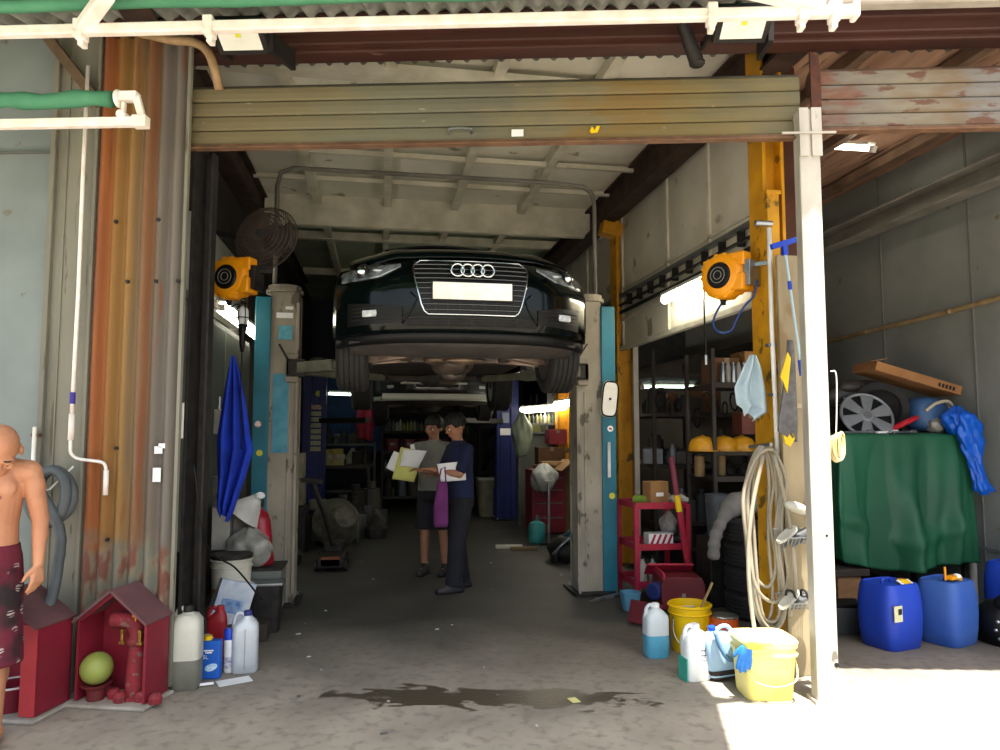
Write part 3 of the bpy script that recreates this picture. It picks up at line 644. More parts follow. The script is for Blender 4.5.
    b = B().tube(curve([(.14,1.0,.28),(.16,1.6,.24),(.1,2.4,.26),(.14,3.1,.27),(.30,3.9,.30),(.35,4.5,.33)]),.028,8); b.loft([(-.32,.10,.06),(-.25,.13,.08),(.25,.13,.08),(.32,.10,.06)],16,Matrix.Translation((.1,2.5,.26))@Matrix.Rotation(PI/2,4,'X'))
    obj('exhaust', b, mat('exhaust_steel','#8e857c','#5f564f',metal=.7,rough=.5,scale=9), smooth=True, **K)
    for sx in (-1,1):
        b = B()
        for y0,y1 in ((.70,.86),(1.10,.96)): b.bar((sx*.32,y0,.275),(sx*.66,y1,.235),.075,.05)
        b.cyl((sx*.68,.90,.22),(sx*.68,.90,.40),.05,n=12); b.tube([(sx*.3,.80,.33),(sx*.5,.88,.335),(sx*.68,.90,.33)],.022,8)
        obj('control_arm', b, mat('arm_alloy','#a08c7e','#7a695e',metal=.5,rough=.5,scale=14), bevel=.01, **K)
    b = B().bar((-.5,3.6,.30),(.5,3.6,.30),.14,.06).bar((-.68,3.7,.30),(-.3,3.55,.28),.05,.04).bar((.68,3.7,.30),(.3,3.55,.28),.05,.04).ell((0,3.7,.32),(.16,.18,.10)); obj('rear_axle', b, m_under, bevel=.01, **K)
    return t
CARX = .583
make_car('car','dark green black saloon car raised on two-post lift, blank white plate', m_paint, (CARX,4.66,1.855))
c2 = make_car('car','second car raised further back with pale silver bumper edge', mat('dark_grey_paint','#23272a',rough=.3,coat=.3), (.80,10.3,1.72), front_emblem=False, chin=mat('silver_lip','#c2c6ba',rough=.4))
obj('bumper_strip', B().box((0,-.03,.33),(1.56,.05,.085)), MATS['silver_lip'], c2, bevel=.015, local=True); obj('bumper_strip', B().box((-.05,-.02,.52),(.95,.04,.03)), MATS['silver_lip'], c2, bevel=.01, local=True)
# ------------------------------------------------------------------ two post lifts
m_lgrey = mat('lift_column_grime','#a19a8a','#7e776a',rough=.75,scale=3,stretch=(1,1,.5),c3='#5e574b',s3=9,p3=.60)
m_lblue = mat('lift_blue','#1f7288','#19606f',rough=.5,scale=3)
def lift_post(name, lbl, x, y, sx, mg, mb, h=2.84, group=None):
    """sx=-1: left column, opens towards +x"""
    t = thing(name, lbl, 'vehicle lift', (x,y,0), 0, group); K = dict(parent=t, local=True)
    s = sx
    b = B(); b.box((-s*.05,0,h/2),(.25,.05,h),).box((-s*.05,.26,h/2),(.25,.05,h)); b.box((-s*.15,.13,h/2),(.04,.26,h))
    # front face with inward lips
    b.box((-s*.17,-.02,h/2),(.03,.05,h-.2)); b.box((-s*.10,-.03,h/2-.4),(.02,.012,h-1))
    obj('column', b, mg, bevel=.008, **K)
    b = B().box((s*.14,.05,h/2-.02),(.14,.20,h-.06)); obj('cover', b, mb, bevel=.008, **K)
    obj('base_plate', B().box((0,.1,.012),(.46,.5,.024)), m_dark, **K)
    b = B()
    for dx in (-.18,.18):
        for dy in (-.1,.3): b.cyl((dx,dy,.02),(dx,dy,.05),.015,n=6)
    obj('anchor_bolt', b, m_steel, **K)
    b = B().cyl((-s*.03,.1,h),(-s*.03,.1,h+.03),.17,n=20).cyl((-s*.03,.1,h+.03),(-s*.03,.1,h+.07),.15,n=20); obj('top_cap', b, m_lgrey, **K)
    b = B().box((-s*.13,-.05,2.13),(.11,.10,.26)); car = obj('carriage', b, mg, bevel=.01, **K); WM[car.name] = Matrix.Identity(4)
    return t, K
tl, K = lift_post('lift_column','grey and teal lift column left of the raised car',-.93,6.86,-1,m_lgrey,m_lblue)
m_pad = mat('olive_lift_arm','#6f7161','#585a4c',rough=.7,metal=.2,scale=9)
def lift_arms(K, s, dirs, z=2.13):
    for (x1,y1) in dirs:
        b = B(); a = Vector((-s*.16,-.04,z)); e = Vector((x1,y1,z)); m_ = a.lerp(e,.55)
        b.bar(a,m_,.12,.10); b.bar(m_,e,.08,.07); b.box((a.x,a.y,a.z),(.16,.16,.16))
        ar = obj('arm', b, m_pad, bevel=.008, **K); WM[ar.name] = Matrix.Identity(4)
        obj('pad', B().cyl((x1,y1,z+.02),(x1,y1,z+.07),.06,n=16).cyl((x1,y1,z-.05),(x1,y1,z+.03),.03,n=12), m_rub, parent=ar, local=True)
lift_arms(K, -1, ((.85,-.75),(.95,1.0)))
obj('latch', B().box((.18,-.12,2.13),(.15,.03,.15)).box((.18,-.135,2.13),(.10,.02,.10)).bar((.10,-.14,2.2),(.02,-.14,2.34),.02), m_dark, **K)
obj('sticker', B().box((.05,-.035,2.62),(.15,.004,.05)).box((.09,-.035,2.69),(.07,.004,.03)), m_wht, label='white sticker', **K)
obj('sticker', B().box((.06,-.035,2.46),(.12,.004,.13)), mat('pale_blue_sticker','#5fa7b8','#3f89a0',scale=20), label='pale blue square sticker', **K)
obj('sticker', B().box((.03,-.035,1.72),(.14,.004,.72)), mat('faded_blue_sticker','#4f93a6','#3b8099',scale=9), label='long faded blue instruction strip', **K)
def disc_sticker(K,x,y,z,r,m,lbl): obj('round_sticker', B().cyl((x,y,z),(x,y-.004,z),r,n=18), m, label=lbl, **K)
m_pink = mat('pink_sticker','#d58a86','#e8e0d8',scale=60); m_ysk = mat('yellow_sticker','#c9c23a')
disc_sticker(K,-.16,-.052,1.62,.028,m_pink,'round pink and white sticker'); disc_sticker(K,-.14,-.052,1.36,.028,m_ysk,'round yellow sticker')
tr, K = lift_post('lift_column','grey and teal lift column right of the raised car',2.07,6.86,1,m_lgrey,m_lblue)
lift_arms(K, 1, ((-.85,-.75),(-.95,1.0)))
obj('latch', B().box((-.17,-.12,2.13),(.10,.03,.13)).bar((-.22,-.14,2.22),(-.10,-.14,2.40),.015), m_dark, **K)
b = B().loft([(-.012,.075,.17,0,0,4),(.0,.085,.18,0,0,4),(.012,.075,.17,0,0,4)],24,Matrix.Translation((.14,-.075,1.87))@Matrix.Rotation(PI/2,4,'X')@Matrix.Rotation(R(-6),4,'Z')); obj('control_plate', b, m_white, label='white control plate with black rim', **K)
b = B().tube([Vector((.14,-.09,1.87))+Matrix.Rotation(R(6),3,'Y')@Vector((.078*math.copysign(abs(math.cos(a))**.5,math.cos(a)),0,.17*math.copysign(abs(math.sin(a))**.5,math.sin(a)))) for a in [2*PI*i/28 for i in range(28)]],.008,6,closed=True); b.cyl((.14,-.085,1.87),(.14,-.10,1.87),.012,n=8)
obj('plate_rim', b, m_black, **K)
disc_sticker(K,.15,-.052,1.58,.03,m_wht,'round white sticker with red arrow'); obj('red_mark', B().box((.15,-.058,1.58),(.03,.002,.015),M=Matrix.Rotation(R(20),4,'Y')), m_red, **K)
disc_sticker(K,.16,-.052,.93,.03,m_ysk,'round yellow sticker')
obj('door_handle', B().box((.13,-.06,1.28),(.03,.02,.34)), m_steel, **K)
t = thing('overhead_pipe','bent grey pipe hoop joining the two lift columns above car','pipe',(.57,6.95,4.0))
P = [(-1.00,7.0,2.86),(-1.00,7.0,3.9),(-.97,7.0,4.03),(-.85,7.0,4.08)]+[(-.85+i*.5,7.0,4.08) for i in range(1,6)]+[(2.02,7.0,4.06),(2.11,7.0,4.0),(2.14,7.0,3.88),(2.14,7.0,2.86)]
obj('pipe', B().tube(P,.022,8), mat('grey_pipe','#77736a','#5e5b53',scale=5), t, smooth=True)
m_navy = mat('navy_blue_post','#15246e','#101c55',rough=.5,scale=3)
for x,s,l in ((-1.10,-1,'navy blue lift column at back left with white notice strip'),(2.22,1,'navy blue lift column at back right of the hall')):
    t, K = lift_post('lift_column', l, x, 12.7, s, m_navy, m_navy, 2.75)
    disc_sticker(K,-s*.05,-.052,2.20,.05,mat('green_sticker','#b8c43c'),'round yellow green sticker')
    if s<0:
        for i in range(7): obj('notice_label', B().box((.02,-.035,1.86-i*.10),(.17,.006,.075)), mat('notice_paper','#a8a994','#8f917c',scale=30), **K)
        obj('notice_label', B().box((.02,-.035,1.97),(.17,.006,.08)), mat('notice_red','#b56a5e','#c9c6b8',scale=25), label='small red and white notice', **K)
    else: obj('notice_label', B().box((-.02,-.035,1.55),(.2,.006,.12)), m_wht, **K); obj('notice_label', B().box((-.02,-.035,1.8),(.12,.006,.18)), mat('notice_paper2','#7f8a9c'), **K)
    b = B().bar((-s*.1,0,1.74),(-s*.9,-.8,1.74),.1,.08); obj('arm', b, m_dark, **K); b = B().bar((-s*.1,.1,1.74),(-s*.8,1.0,1.74),.1,.08); obj('arm', b, m_dark, **K)
# ------------------------------------------------------------------ fan, reels, hanging things
FC = atY(265,237,6.3)
t = thing('wall_fan','dark wire-caged industrial fan mounted high on left wall','fan',FC,0)
M = Matrix.Translation(FC) @ Matrix.Rotation(R(-22),4,'Z') @ Matrix.Rotation(R(80),4,'X') @ Matrix.Scale(1.1,4)
b = B()
for k in range(72):
    a = 2*PI*k/72; b.tube([M@Vector((r*math.cos(a),r*math.sin(a),z)) for r,z in ((.03,.07),(.14,.065),(.24,.02),(.255,-.04),(.2,-.09),(.05,-.11))], .0028, 4)
for r,z in ((.06,.07),(.09,.069),(.12,.068),(.15,.06),(.18,.05),(.21,.038),(.235,.022),(.258,-.03),(.22,-.075)): b.torus((0,0,z),r,.004,32,5); 
# rings were added in cage space: move them
k0 = 72*6*4
b.v[k0:] = [tuple(M@Vector(v)) for v in b.v[k0:]]
obj('cage', b, mat('rusty_cage','#5c5048','#463c36',rough=.7), t)
b = B()
for k in range(3):
    a0 = 2*PI*k/3
    b.grid(lambda u,v: M@Vector(((.03+.2*u)*math.cos(a0+(v-.5)*1.1*(.5+.5*u)), (.03+.2*u)*math.sin(a0+(v-.5)*1.1*(.5+.5*u)), (v-.5)*.06-.02)), 6, 6)
obj('blade', b, mat('fan_blade','#4d4540','#3a3430'), t, solid=.004, smooth=True)
obj('hub', B().cyl(M@Vector((0,0,.05)),M@Vector((0,0,.085)),.032), m_steel, t); obj('motor', B().cyl(M@Vector((0,0,-.26)),M@Vector((0,0,-.09)),.07,.085), m_dark, t)
obj('wall_arm', B().bar(M@Vector((0,0,-.22)),(-1.55,FC.y+.25,FC.z+.1),.05), m_dark, t)
def reel(lbl, c, rz, s=1.0, loops=False, name='hose_reel'):
    t = thing(name, lbl, 'hose reel', c, rz); K = dict(parent=t, local=True)
    Mx = Matrix.Rotation(PI/2,4,'X')
    b = B().lathe([(.0,.085),(.115,.085),(.15,.07),(.165,.04),(.165,-.04),(.15,-.07),(.10,-.085),(0,-.085)], (0,0,0), 32, Mx)
    b.box((.13,0,-.06),(.10,.15,.12)); b.box((.10,.0,.105),(.16,.11,.10)); b.box((-.10,0,.10),(.10,.10,.06))
    obj('housing', b, m_org, bevel=.012, smooth='auto', **K)
    b = B()
    for k in range(14): a = 2*PI*k/14; b.box((.152*math.cos(a),0,.152*math.sin(a)),(.026,.13,.026),M=Matrix.Rotation(-a,4,'Y'))
    obj('rib', b, m_org, bevel=.004, **K)
    b = B().lathe([(0,.098),(.082,.098),(.094,.085)], (0,0,0), 28, Mx); hb = obj('hub_cover', b, m_black, smooth='auto', **K)
    b = B().torus((0,-.10,0),.055,.003,24,5,Mx); b.torus((0,-.10,0),.03,.003,20,5,Mx); obj('hub_ring', b, mat('hub_print','#7c7a70'), **K)
    obj('wall_bracket', B().box((.19,.03,0),(.05,.14,.18)).bar((.16,.03,.06),(.30,.06,.06),.03), m_dark if not loops else m_steel, bevel=.004, **K)
    obj('hose_outlet', B().cyl((-.02,0,-.15),(-.02,0,-.20),.025,.018,n=12), m_black, **K)
    return t, K
RC = atY(725,277,4.75)
t, K = reel('orange air hose reel on yellow pillar with blue hose loops', RC, R(-58), 1, True)
b = B().tube(curve([(-.02,-.01,-.18),(-.07,-.02,-.26),(-.085,-.03,-.34),(-.03,-.03,-.40),(.05,-.02,-.39),(.09,0,-.30),(.14,.02,-.22),(.20,.03,-.16),(.22,.05,-.05)]),.008,8); obj('hose', b, mat('blue_hose','#23407c'), smooth=True, label='looped blue hose', **K)
b = B().tube(curve([(-.14,-.02,-.02),(-.155,-.03,-.12),(-.155,-.03,-.35),(-.15,-.03,-.55)]),.006,8); obj('hose', b, m_black, smooth=True, **K)
obj('hose_fitting', B().cyl((-.15,-.03,-.55),(-.15,-.03,-.62),.011), m_steel, **K)
LC = atY(232,279,5.7)
t, K = reel('orange cable reel on left wall above hanging inspection lamp', LC, R(-22), 1, False)
b = B().tube(curve([(-.03,0,-.16),(.0,-.02,-.22),(.06,-.02,-.20),(.09,-.02,-.22)]),.006,6); obj('cable', b, m_black, smooth=True, **K)
DC = atY(243,318,5.7)
t = thing('inspection_lamp','black caged inspection lamp hanging below left orange reel','lamp',DC); K = dict(parent=t, local=True)
obj('glass', B().loft([(-.05,.03,.03),(0,.042,.042),(.06,.04,.04),(.09,.02,.02)],16,ex=2), mat('frosted','#d5d9d9',rough=.2), smooth=True, **K)
b = B()
for k in range(6): a = 2*PI*k/6; b.tube([(.048*math.cos(a)*q,.048*math.sin(a)*q,z) for q,z in ((.6,-.07),(1,-.04),(1.05,.05),(.6,.11),(.1,.13))],.004,5)
b.torus((0,0,0),.05,.004); b.torus((0,0,.13),.02,.004,14,5,Matrix.Rotation(PI/2,4,'X')); obj('cage', b, m_black, **K)
obj('handle', B().tube([(0,0,-.05),(0,0,-.09),(0,0,-.2),(.0,0,-.26)],[.035,.028,.022,.012],14), m_black, smooth=True, **K)
obj('cable', B().tube(curve([(0,0,-.26),(.0,0,-.6),(.015,0,-1.0)]),.005,6), m_black, smooth=True, **K)
# cloths
def cloth(name, lbl, cat, prof, M, m, thick=.006, fold=.025, nf=4, label_parts=None):
    """prof: list of (z, xleft, xright); folds grow downwards"""
    t = prof
    def fn(u,v):
        q = v*(len(t)-1); i = min(int(q),len(t)-2); f = q-i
        z = t[i][0]*(1-f)+t[i+1][0]*f; a = t[i][1]*(1-f)+t[i+1][1]*f; c = t[i][2]*(1-f)+t[i+1][2]*f
        w = (c-a)
        return M @ Vector((a+w*u, fold*min(1,v*3+.25)*math.sin(u*nf*2*PI+v*2.1)+.5*fold*math.sin(u*nf*4.7+1.3+v*4), z+.03*math.sin(u*5.1)*v))
    o = obj(name, B().grid(fn, 40, 28), m, solid=thick, smooth=True); tag(o, lbl, cat); return o
TB = atY(233,356,5.75)
m_towel = mat('royal_blue_towel','#1b3fc0','#1533a2',rough=.9,scale=6,bump=.2,bscale=60)
cloth('towel','royal blue towel hanging beside the teal lift column','towel',[(0,-.01,.01),(-.12,-.035,.05),(-.35,-.07,.10),(-.62,-.105,.145),(-.70,-.10,.165),(-.9,-.085,.11),(-1.15,-.085,.03),(-1.22,-.06,.0)],Matrix.Translation(TB),m_towel,.008,.03,3)
GC = atY(753,355,4.45)
cloth('cleaning_cloth','pale blue grey cloth hanging on the yellow pillar','cloth',[(0,-.015,.015),(-.08,-.06,.05),(-.22,-.13,.085),(-.33,-.12,.10),(-.36,-.08,.105),(-.41,-.07,.0)],Matrix.Translation(GC),mat('pale_blue_cloth','#a9bcc4','#98acb5',rough=.9,scale=8),.006,.02,2)
# ------------------------------------------------------------------ people
def remesh(o, vs, smooth_it=3):
    q = o.modifiers.new('r','REMESH'); q.mode = 'VOXEL'; q.voxel_size = vs; q.use_smooth_shade = True
    if smooth_it: s = o.modifiers.new('s','SMOOTH'); s.iterations = smooth_it; s.factor = .5
    bake(o)
    for p in o.data.polygons: p.use_smooth = True
    return o
def hand(b, w, d, n, side, curl=.5, r=.0085, spread=.0):
    """w wrist, d pointing to the fingers, n out of the back of the hand, side towards the thumb"""
    w = Vector(w); d = Vector(d).normalized(); n = Vector(n); n = (n-d*n.dot(d)).normalized(); s = Vector(side); s = (s-d*s.dot(d)-n*s.dot(n)).normalized()
    for k in (-1.3,-.45,.4,1.2): b.cap(w+s*k*.010, w+d*.085+s*k*.021, .014, .0125, 8)
    L = (.068,.080,.074,.058)
    for i,k in enumerate((1.5,.52,-.46,-1.4)):
        a = w+d*(.088-.006*abs(k))+s*k*.020; c = curl*(.75+.15*i)
        p1 = a+(d*math.cos(c*.6)-n*math.sin(c*.6)+s*k*spread)*L[i]*.45; p2 = p1+(d*math.cos(c*1.5)-n*math.sin(c*1.5))*L[i]*.32; p3 = p2+(d*math.cos(c*2.2)-n*math.sin(c*2.2))*L[i]*.25
        b.cap(a-d*.01,p1,r*1.08,r,8); b.cap(p1,p2,r,r*.93,8); b.cap(p2,p3,r*.93,r*.8,8)
    a = w+d*.022+s*.024; p1 = a+(d*.7+s*.65-n*.25)*.042; p2 = p1+(d*.9+s*.25-n*.35*(.5+curl))*.034
    b.cap(a,p1,.0135,.0115,8); b.cap(p1,p2,.0115,.009,8)
def head(b, c, M):
    """skull, jaw, nose, ears into body mesh; face looks along local -y"""
    T = Matrix.Translation(c) @ M
    def E_(p, r): b.ell(T@Vector(p), r, 18, M)
    E_((0,.012,.03),(.074,.092,.088)); E_((0,-.012,-.035),(.058,.068,.070)); E_((0,-.045,-.075),(.034,.030,.026)); E_((0,-.066,.018),(.056,.022,.018))
    E_((-.036,-.060,-.022),(.022,.022,.022)); E_((.036,-.060,-.022),(.022,.022,.022))
    b.cap(T@Vector((0,-.080,.012)), T@Vector((0,-.100,-.022)), .009, .013, 8); E_((0,-.080,-.052),(.024,.013,.007)); E_((0,-.078,-.063),(.021,.013,.007))
    for s in (-1,1): E_((s*.078,.012,-.008),(.010,.020,.032)); E_((s*.012,-.090,-.024),(.009,.010,.008))
def face_parts(t, c, M, mskin_dark, K, lids=None):
    T = Matrix.Translation(c) @ M
    for s in (-1,1):
        e = obj('eye', B().ell(T@Vector((s*.029,-.0765,.003)),(.0135,.009,.0085),12,M), m_wht, smooth=True, **K)
        b = B().ell(T@Vector((s*.029,-.0850,.003)),(.006,.003,.006),10,M); WM[e.name] = Matrix.Identity(4); obj('iris', b, m_black, parent=e, local=True)
        if lids: obj('eyelid', B().ell(T@Vector((s*.029,-.0775,.0062)),(.0150,.0105,.0085),12,M), lids, smooth=True, **K)
        b = B().tube([T@Vector((s*x,-.088+abs(x-.03)*.45,.024+.004*math.sin((x-.012)*70))) for x in (.012,.022,.032,.046)],[.0025,.004,.004,.002],6); obj('eyebrow', b, m_hair, **K)
    b = B().tube([T@Vector((x,-.0915+abs(x)*.35,-.057)) for x in (-.022,-.01,0,.01,.022)],[.001,.003,.0035,.003,.001],6); obj('lips', b, mskin_dark, **K)
m_hair = mat('black_hair','#151210','#0d0b0a',rough=.6,scale=40,bump=.4,bscale=90)
m_skinA = mat('tanned_skin','#c08a68','#b07858',rough=.5,scale=5); m_skinA.node_tree.nodes['Principled BSDF'].inputs['Subsurface Weight'].default_value = .08
m_skinR = mat('reddish_scalp_skin','#a96a50','#9a5c44',rough=.5,scale=6)
m_skinB = mat('indoor_skin','#a4765c','#93664c',rough=.55,scale=6)
m_lip = mat('lip','#8c4a3e')
def hair_cap(t, c, M, K, low=-.02, thick=.012, front=.03):
    T = Matrix.Translation(c) @ M; b = B(); n = 28
    def fn(u,v):
        a = 2*PI*u; ph = v*R(112)
        x = (.074+thick)*math.sin(ph)*math.cos(a); y = .012+(.092+thick)*math.sin(ph)*math.sin(a); z = .03+(.088+thick)*math.cos(ph)
        if y < -.035: z = max(z, front+.02)
        if abs(x)>.05 and y<.02: z = max(z, .005)
        return T@Vector((x,y,z))
    b.grid(fn, n, 14); o = obj('hair', b, m_hair, smooth=True, solid=.014, **K); return o
# --- shirtless man at the left edge
HM = Vector((-1.66, 3.70, 0)) if False else None
base = gz(-32, 747); base = Vector((base.x, base.y, 0))
t = thing('person','shirtless man with bowed shaved head in dark red floral shorts','person',(base.x,base.y,0),R(14)); K = dict(parent=t, local=True)
m_short = bpy.data.materials.new('floral_shorts'); m_short.use_nodes = True
N = m_short.node_tree.nodes; L = m_short.node_tree.links; tc = N.new('ShaderNodeTexCoord')
vo = N.new('ShaderNodeTexVoronoi'); vo.inputs['Scale'].default_value = 13; wv = N.new('ShaderNodeTexWave'); wv.wave_type = 'RINGS'; wv.inputs['Scale'].default_value = 20; wv.inputs['Distortion'].default_value = 9; wv.inputs['Detail'].default_value = 2
L.new(tc.outputs['Object'], vo.inputs['Vector']); L.new(tc.outputs['Object'], wv.inputs['Vector'])
r1 = N.new('ShaderNodeValToRGB'); r1.color_ramp.elements[0].position = .42; r1.color_ramp.elements[1].position = .36; r1.color_ramp.elements[0].position, r1.color_ramp.elements[1].position = .34, .40
r1.color_ramp.elements[0].color = (1,1,1,1); r1.color_ramp.elements[1].color = (0,0,0,1); L.new(vo.outputs['Distance'], r1.inputs[0])
r2 = N.new('ShaderNodeValToRGB'); r2.color_ramp.elements[0].position = .42; r2.color_ramp.elements[1].position = .55; L.new(wv.outputs['Fac'], r2.inputs[0])
mu = N.new('ShaderNodeMath'); mu.operation = 'MULTIPLY'; L.new(r1.outputs[0], mu.inputs[0]); L.new(r2.outputs[0], mu.inputs[1])
nz = N.new('ShaderNodeTexNoise'); nz.inputs['Scale'].default_value = 6; r3 = N.new('ShaderNodeValToRGB'); r3.color_ramp.elements[0].color = lin('#1d1014'); r3.color_ramp.elements[1].color = lin('#5e1428'); r3.color_ramp.elements[0].position = .42; r3.color_ramp.elements[1].position = .58; L.new(tc.outputs['Object'], nz.inputs['Vector']); L.new(nz.outputs[0], r3.inputs[0])
mx = N.new('ShaderNodeMix'); mx.data_type = 'RGBA'; L.new(mu.outputs[0], mx.inputs[0]); L.new(r3.outputs[0], mx.inputs[6]); mx.inputs[7].default_value = lin('#a39a94'); L.new(mx.outputs[2], N['Principled BSDF'].inputs['Base Color']); N['Principled BSDF'].inputs['Roughness'].default_value = .85
def torso(b, k=1.0, g=0, zs=0, lean=0, top=1.42):
    S = [(.84,.150,.105),(.92,.170,.120),(1.0,.160,.118),(1.10,.158,.112),(1.20,.170,.115),(1.30,.178,.112),(1.37,.165,.095),(top,.105,.07),(top+.045,.055,.055)]
    b.loft([(z+zs,(a+g)*k,(c+g)*k,0,-lean*max(0,z-.95)) for z,a,c in S], 28, ex=2.25)
b = B(); torso(b, 1.06, 0, -.02, .10)
for s in (-1,1):
    b.ell((s*.085,-.105,1.27),(.085,.034,.07),14)                    # chest muscles
    b.cap((s*.10,-.05,1.375),(s*.205,-.045,1.345),.05,.062)
    b.ell((s*.075,.10,.88),(.09,.08,.10),14)
b.cap((0,-.055,1.38),(.075,-.115,1.44),.062,.060)
hc = Vector((.10,-.165,1.455)); HMx = Matrix.Rotation(R(10),4,'Z')@Matrix.Rotation(R(48),4,'X')@Matrix.Scale(1.12,4)
head(b, hc, HMx)
# left arm (towards the picture's right) hanging; right arm hanging
b.cap((.215,-.045,1.34),(.262,-.02,1.10),.052,.042); b.ell((.235,-.04,1.26),(.05,.05,.085),12); b.cap((.262,-.02,1.10),(.268,-.055,.885),.041,.027); b.ell((.266,-.03,1.03),(.040,.042,.07),12)
hand(b, (.268,-.057,.88), (-.03,-.08,-1), (.75,-.6,0), (-.35,-.9,0), .5, .0088)
b.cap((-.215,-.045,1.34),(-.262,-.02,1.10),.052,.042); b.cap((-.262,-.02,1.10),(-.262,-.09,.885),.041,.027)
hand(b, (-.262,-.092,.88), (0,-.1,-1), (-1,-.2,0), (.2,-1,0), .5, .0088)
for s,kx,ky in ((1,.105,-.02),(-1,-.12,-.05)):
    b.cap((s*.085,0,.86),(kx,ky,.47),.085,.055); b.cap((kx,ky,.47),(kx-.005*s,.02,.09),.052,.034); b.ell((kx,.03,.34),(.048,.055,.10),12)
    b.cap((kx,.03,.045),(kx+.01*s,-.10,.032),.038,.030); 
    for i in range(5): b.cap((kx+(-.03+i*.015)*1,-.10,.03),(kx+(-.034+i*.017),-.155+.006*abs(i-1),.02),.014,.010,8)
o = obj('body', b, m_skinA, **K); remesh(o, .0065, 3)
face_parts(t, hc, HMx, m_lip, K, m_skinA)
obj('navel', B().ell((0,-.165,1.02),(.008,.004,.010),8), m_lip, **K)
for s in (-1,1): obj('nipple', B().ell((s*.105,-.148,1.225),(.009,.005,.009),10), m_lip, **K)
def shorts(t, K, m, k, zt, zh, legs, hem, vs=.010, z0=.0):
    b = B(); b.loft([(zt,.165*k,.125*k),(zt-.05,.172*k,.132*k),(zt-.14,.178*k,.14*k),(zt-.20,.165*k,.13*k)],24,ex=2.3)
    for s,kx,ky in legs:
        b.tube([(s*.085,0,zt-.06),(s*.090,0,zt-.2),((s*.085+kx)/2,ky/2,(zt+zh)/2-.03),(kx,ky,zh)],[.098*k,.105*k,.10*k,hem],20)
    o = obj('shorts', b, m, **K); remesh(o, vs, 2)
    return o
so = shorts(t, K, m_short, 1.06, .985, .385, ((1,.108,-.02),(-1,-.122,-.045)), .112)
# --- two men talking under the car
def man(lbl, loc, rz, k, shirt, shirt_label, legs, armL, armR, headz, headrot, hz=1.0, bottoms=None, long=False, gl=None):
    t = thing('person', lbl, 'person', loc, rz); K = dict(parent=t, local=True); headrot = headrot@Matrix.Scale(1.10,4)
    b = B(); torso(b, k, 0, 0, .03)
    b.cap((0,-.02,1.42),(0,-.03,1.53),.055,.052); hc = Vector((0,-.045,headz)); head(b, hc, headrot)
    for s,(e,w,hd,hn,hs,cu) in ((1,armL),(-1,armR)):
        sh = Vector((s*.195*k,0,1.375)); b.cap((s*.1,0,1.39),sh,.05,.055); b.cap(sh,e,.048,.038); b.cap(e,w,.038,.026); hand(b,w,hd,hn,hs,cu,.0085)
    for s,kn,an in legs:
        b.cap((s*.085,0,.88),kn,.082,.055); b.cap(kn,an,.052,.036); b.ell(Vector(kn).lerp(Vector(an),.35)+Vector((0,.02,0)),(.046,.055,.10),12); b.cap((an[0],an[1]+.01,.06),(an[0],an[1]-.10,.05),.035,.03)
    o = obj('body', b, m_skinB, **K); remesh(o, .0085, 2)
    face_parts(t, hc, headrot, m_lip, K); hair_cap(t, hc, headrot, K)
    b = B(); S = [(.90,.168,.125),(1.0,.166,.124),(1.1,.162,.119),(1.2,.172,.121),(1.3,.182,.118),(1.385,.168,.098),(1.43,.11,.075),(1.455,.068,.066)]
    b.loft([(z,a*k*1.05,c*k*1.07,0,-.03*max(0,z-.95)+.004*math.sin(z*30)) for z,a,c in S], 28, ex=2.3)
    for s,(e,w,hd,hn,hs,cu) in ((1,armL),(-1,armR)):
        sh = Vector((s*.195*k,0,1.375)); b.cap((s*.09,0,1.395),sh,.056,.064); b.cap(sh, sh.lerp(Vector(e),.78), .062, .058)
    o = obj('shirt', b, shirt, **K); remesh(o, .010, 2)
    obj('collar', B().torus((0,-.012,1.455),.060,.010,24,8), shirt, smooth=True, **K)
    if bottoms:
        b = B(); b.loft([(.98,.165*k,.125*k),(.93,.172*k,.130*k),(.84,.176*k,.135*k),(.80,.16*k,.12*k)],24,ex=2.3)
        for s,kn,an in legs:
            kn = Vector(kn); an = Vector(an); h = Vector((s*.088,0,.9))
            if long: b.tube([h,h.lerp(kn,.5),kn,kn.lerp(an,.5),an+Vector((0,0,-.03))],[.10*k,.10,.088,.082,.085],18)
            else: b.tube([h,h.lerp(kn,.4),h.lerp(kn,.98)],[.10*k,.105,.098],18)
        o = obj('trousers' if long else 'shorts', b, bottoms, **K); remesh(o, .010, 2)
    for s,kn,an in legs:
        M = Matrix.Translation((an[0],an[1]-.04,0)); b = B().loft([(0,.050,.145,0,0,3),(.025,.052,.148,0,0,3),(.05,.048,.140,0,.0,2.6),(.085,.042,.085,0,.045,2.3),(.125,.045,.055,0,.06,2.2)],24,M)
        sh = obj('shoe', b, m_shoe, smooth=True, **K); WM[sh.name] = Matrix.Identity(4)
        b = B()
        for i in range(4): b.tube([(an[0]-.03,an[1]-.075+.03*i,.068+.016*i),(an[0],an[1]-.085+.03*i,.082+.016*i),(an[0]+.03,an[1]-.075+.03*i,.068+.016*i)],.004,5)
        obj('laces', b, m_grey, parent=sh, local=True)
    return t, K
m_shoe = mat('dark_shoe','#1f1e1f','#29282a',rough=.5)
m_tee = mat('grey_tshirt','#7f8076','#6e6f67',rough=.9,scale=5); m_nv = mat('navy_shirt','#141d40','#0f1632',rough=.9,scale=5); m_trs = mat('dark_trousers','#15161d','#1c1d25',rough=.9,scale=5)
GB = gz(433,577)
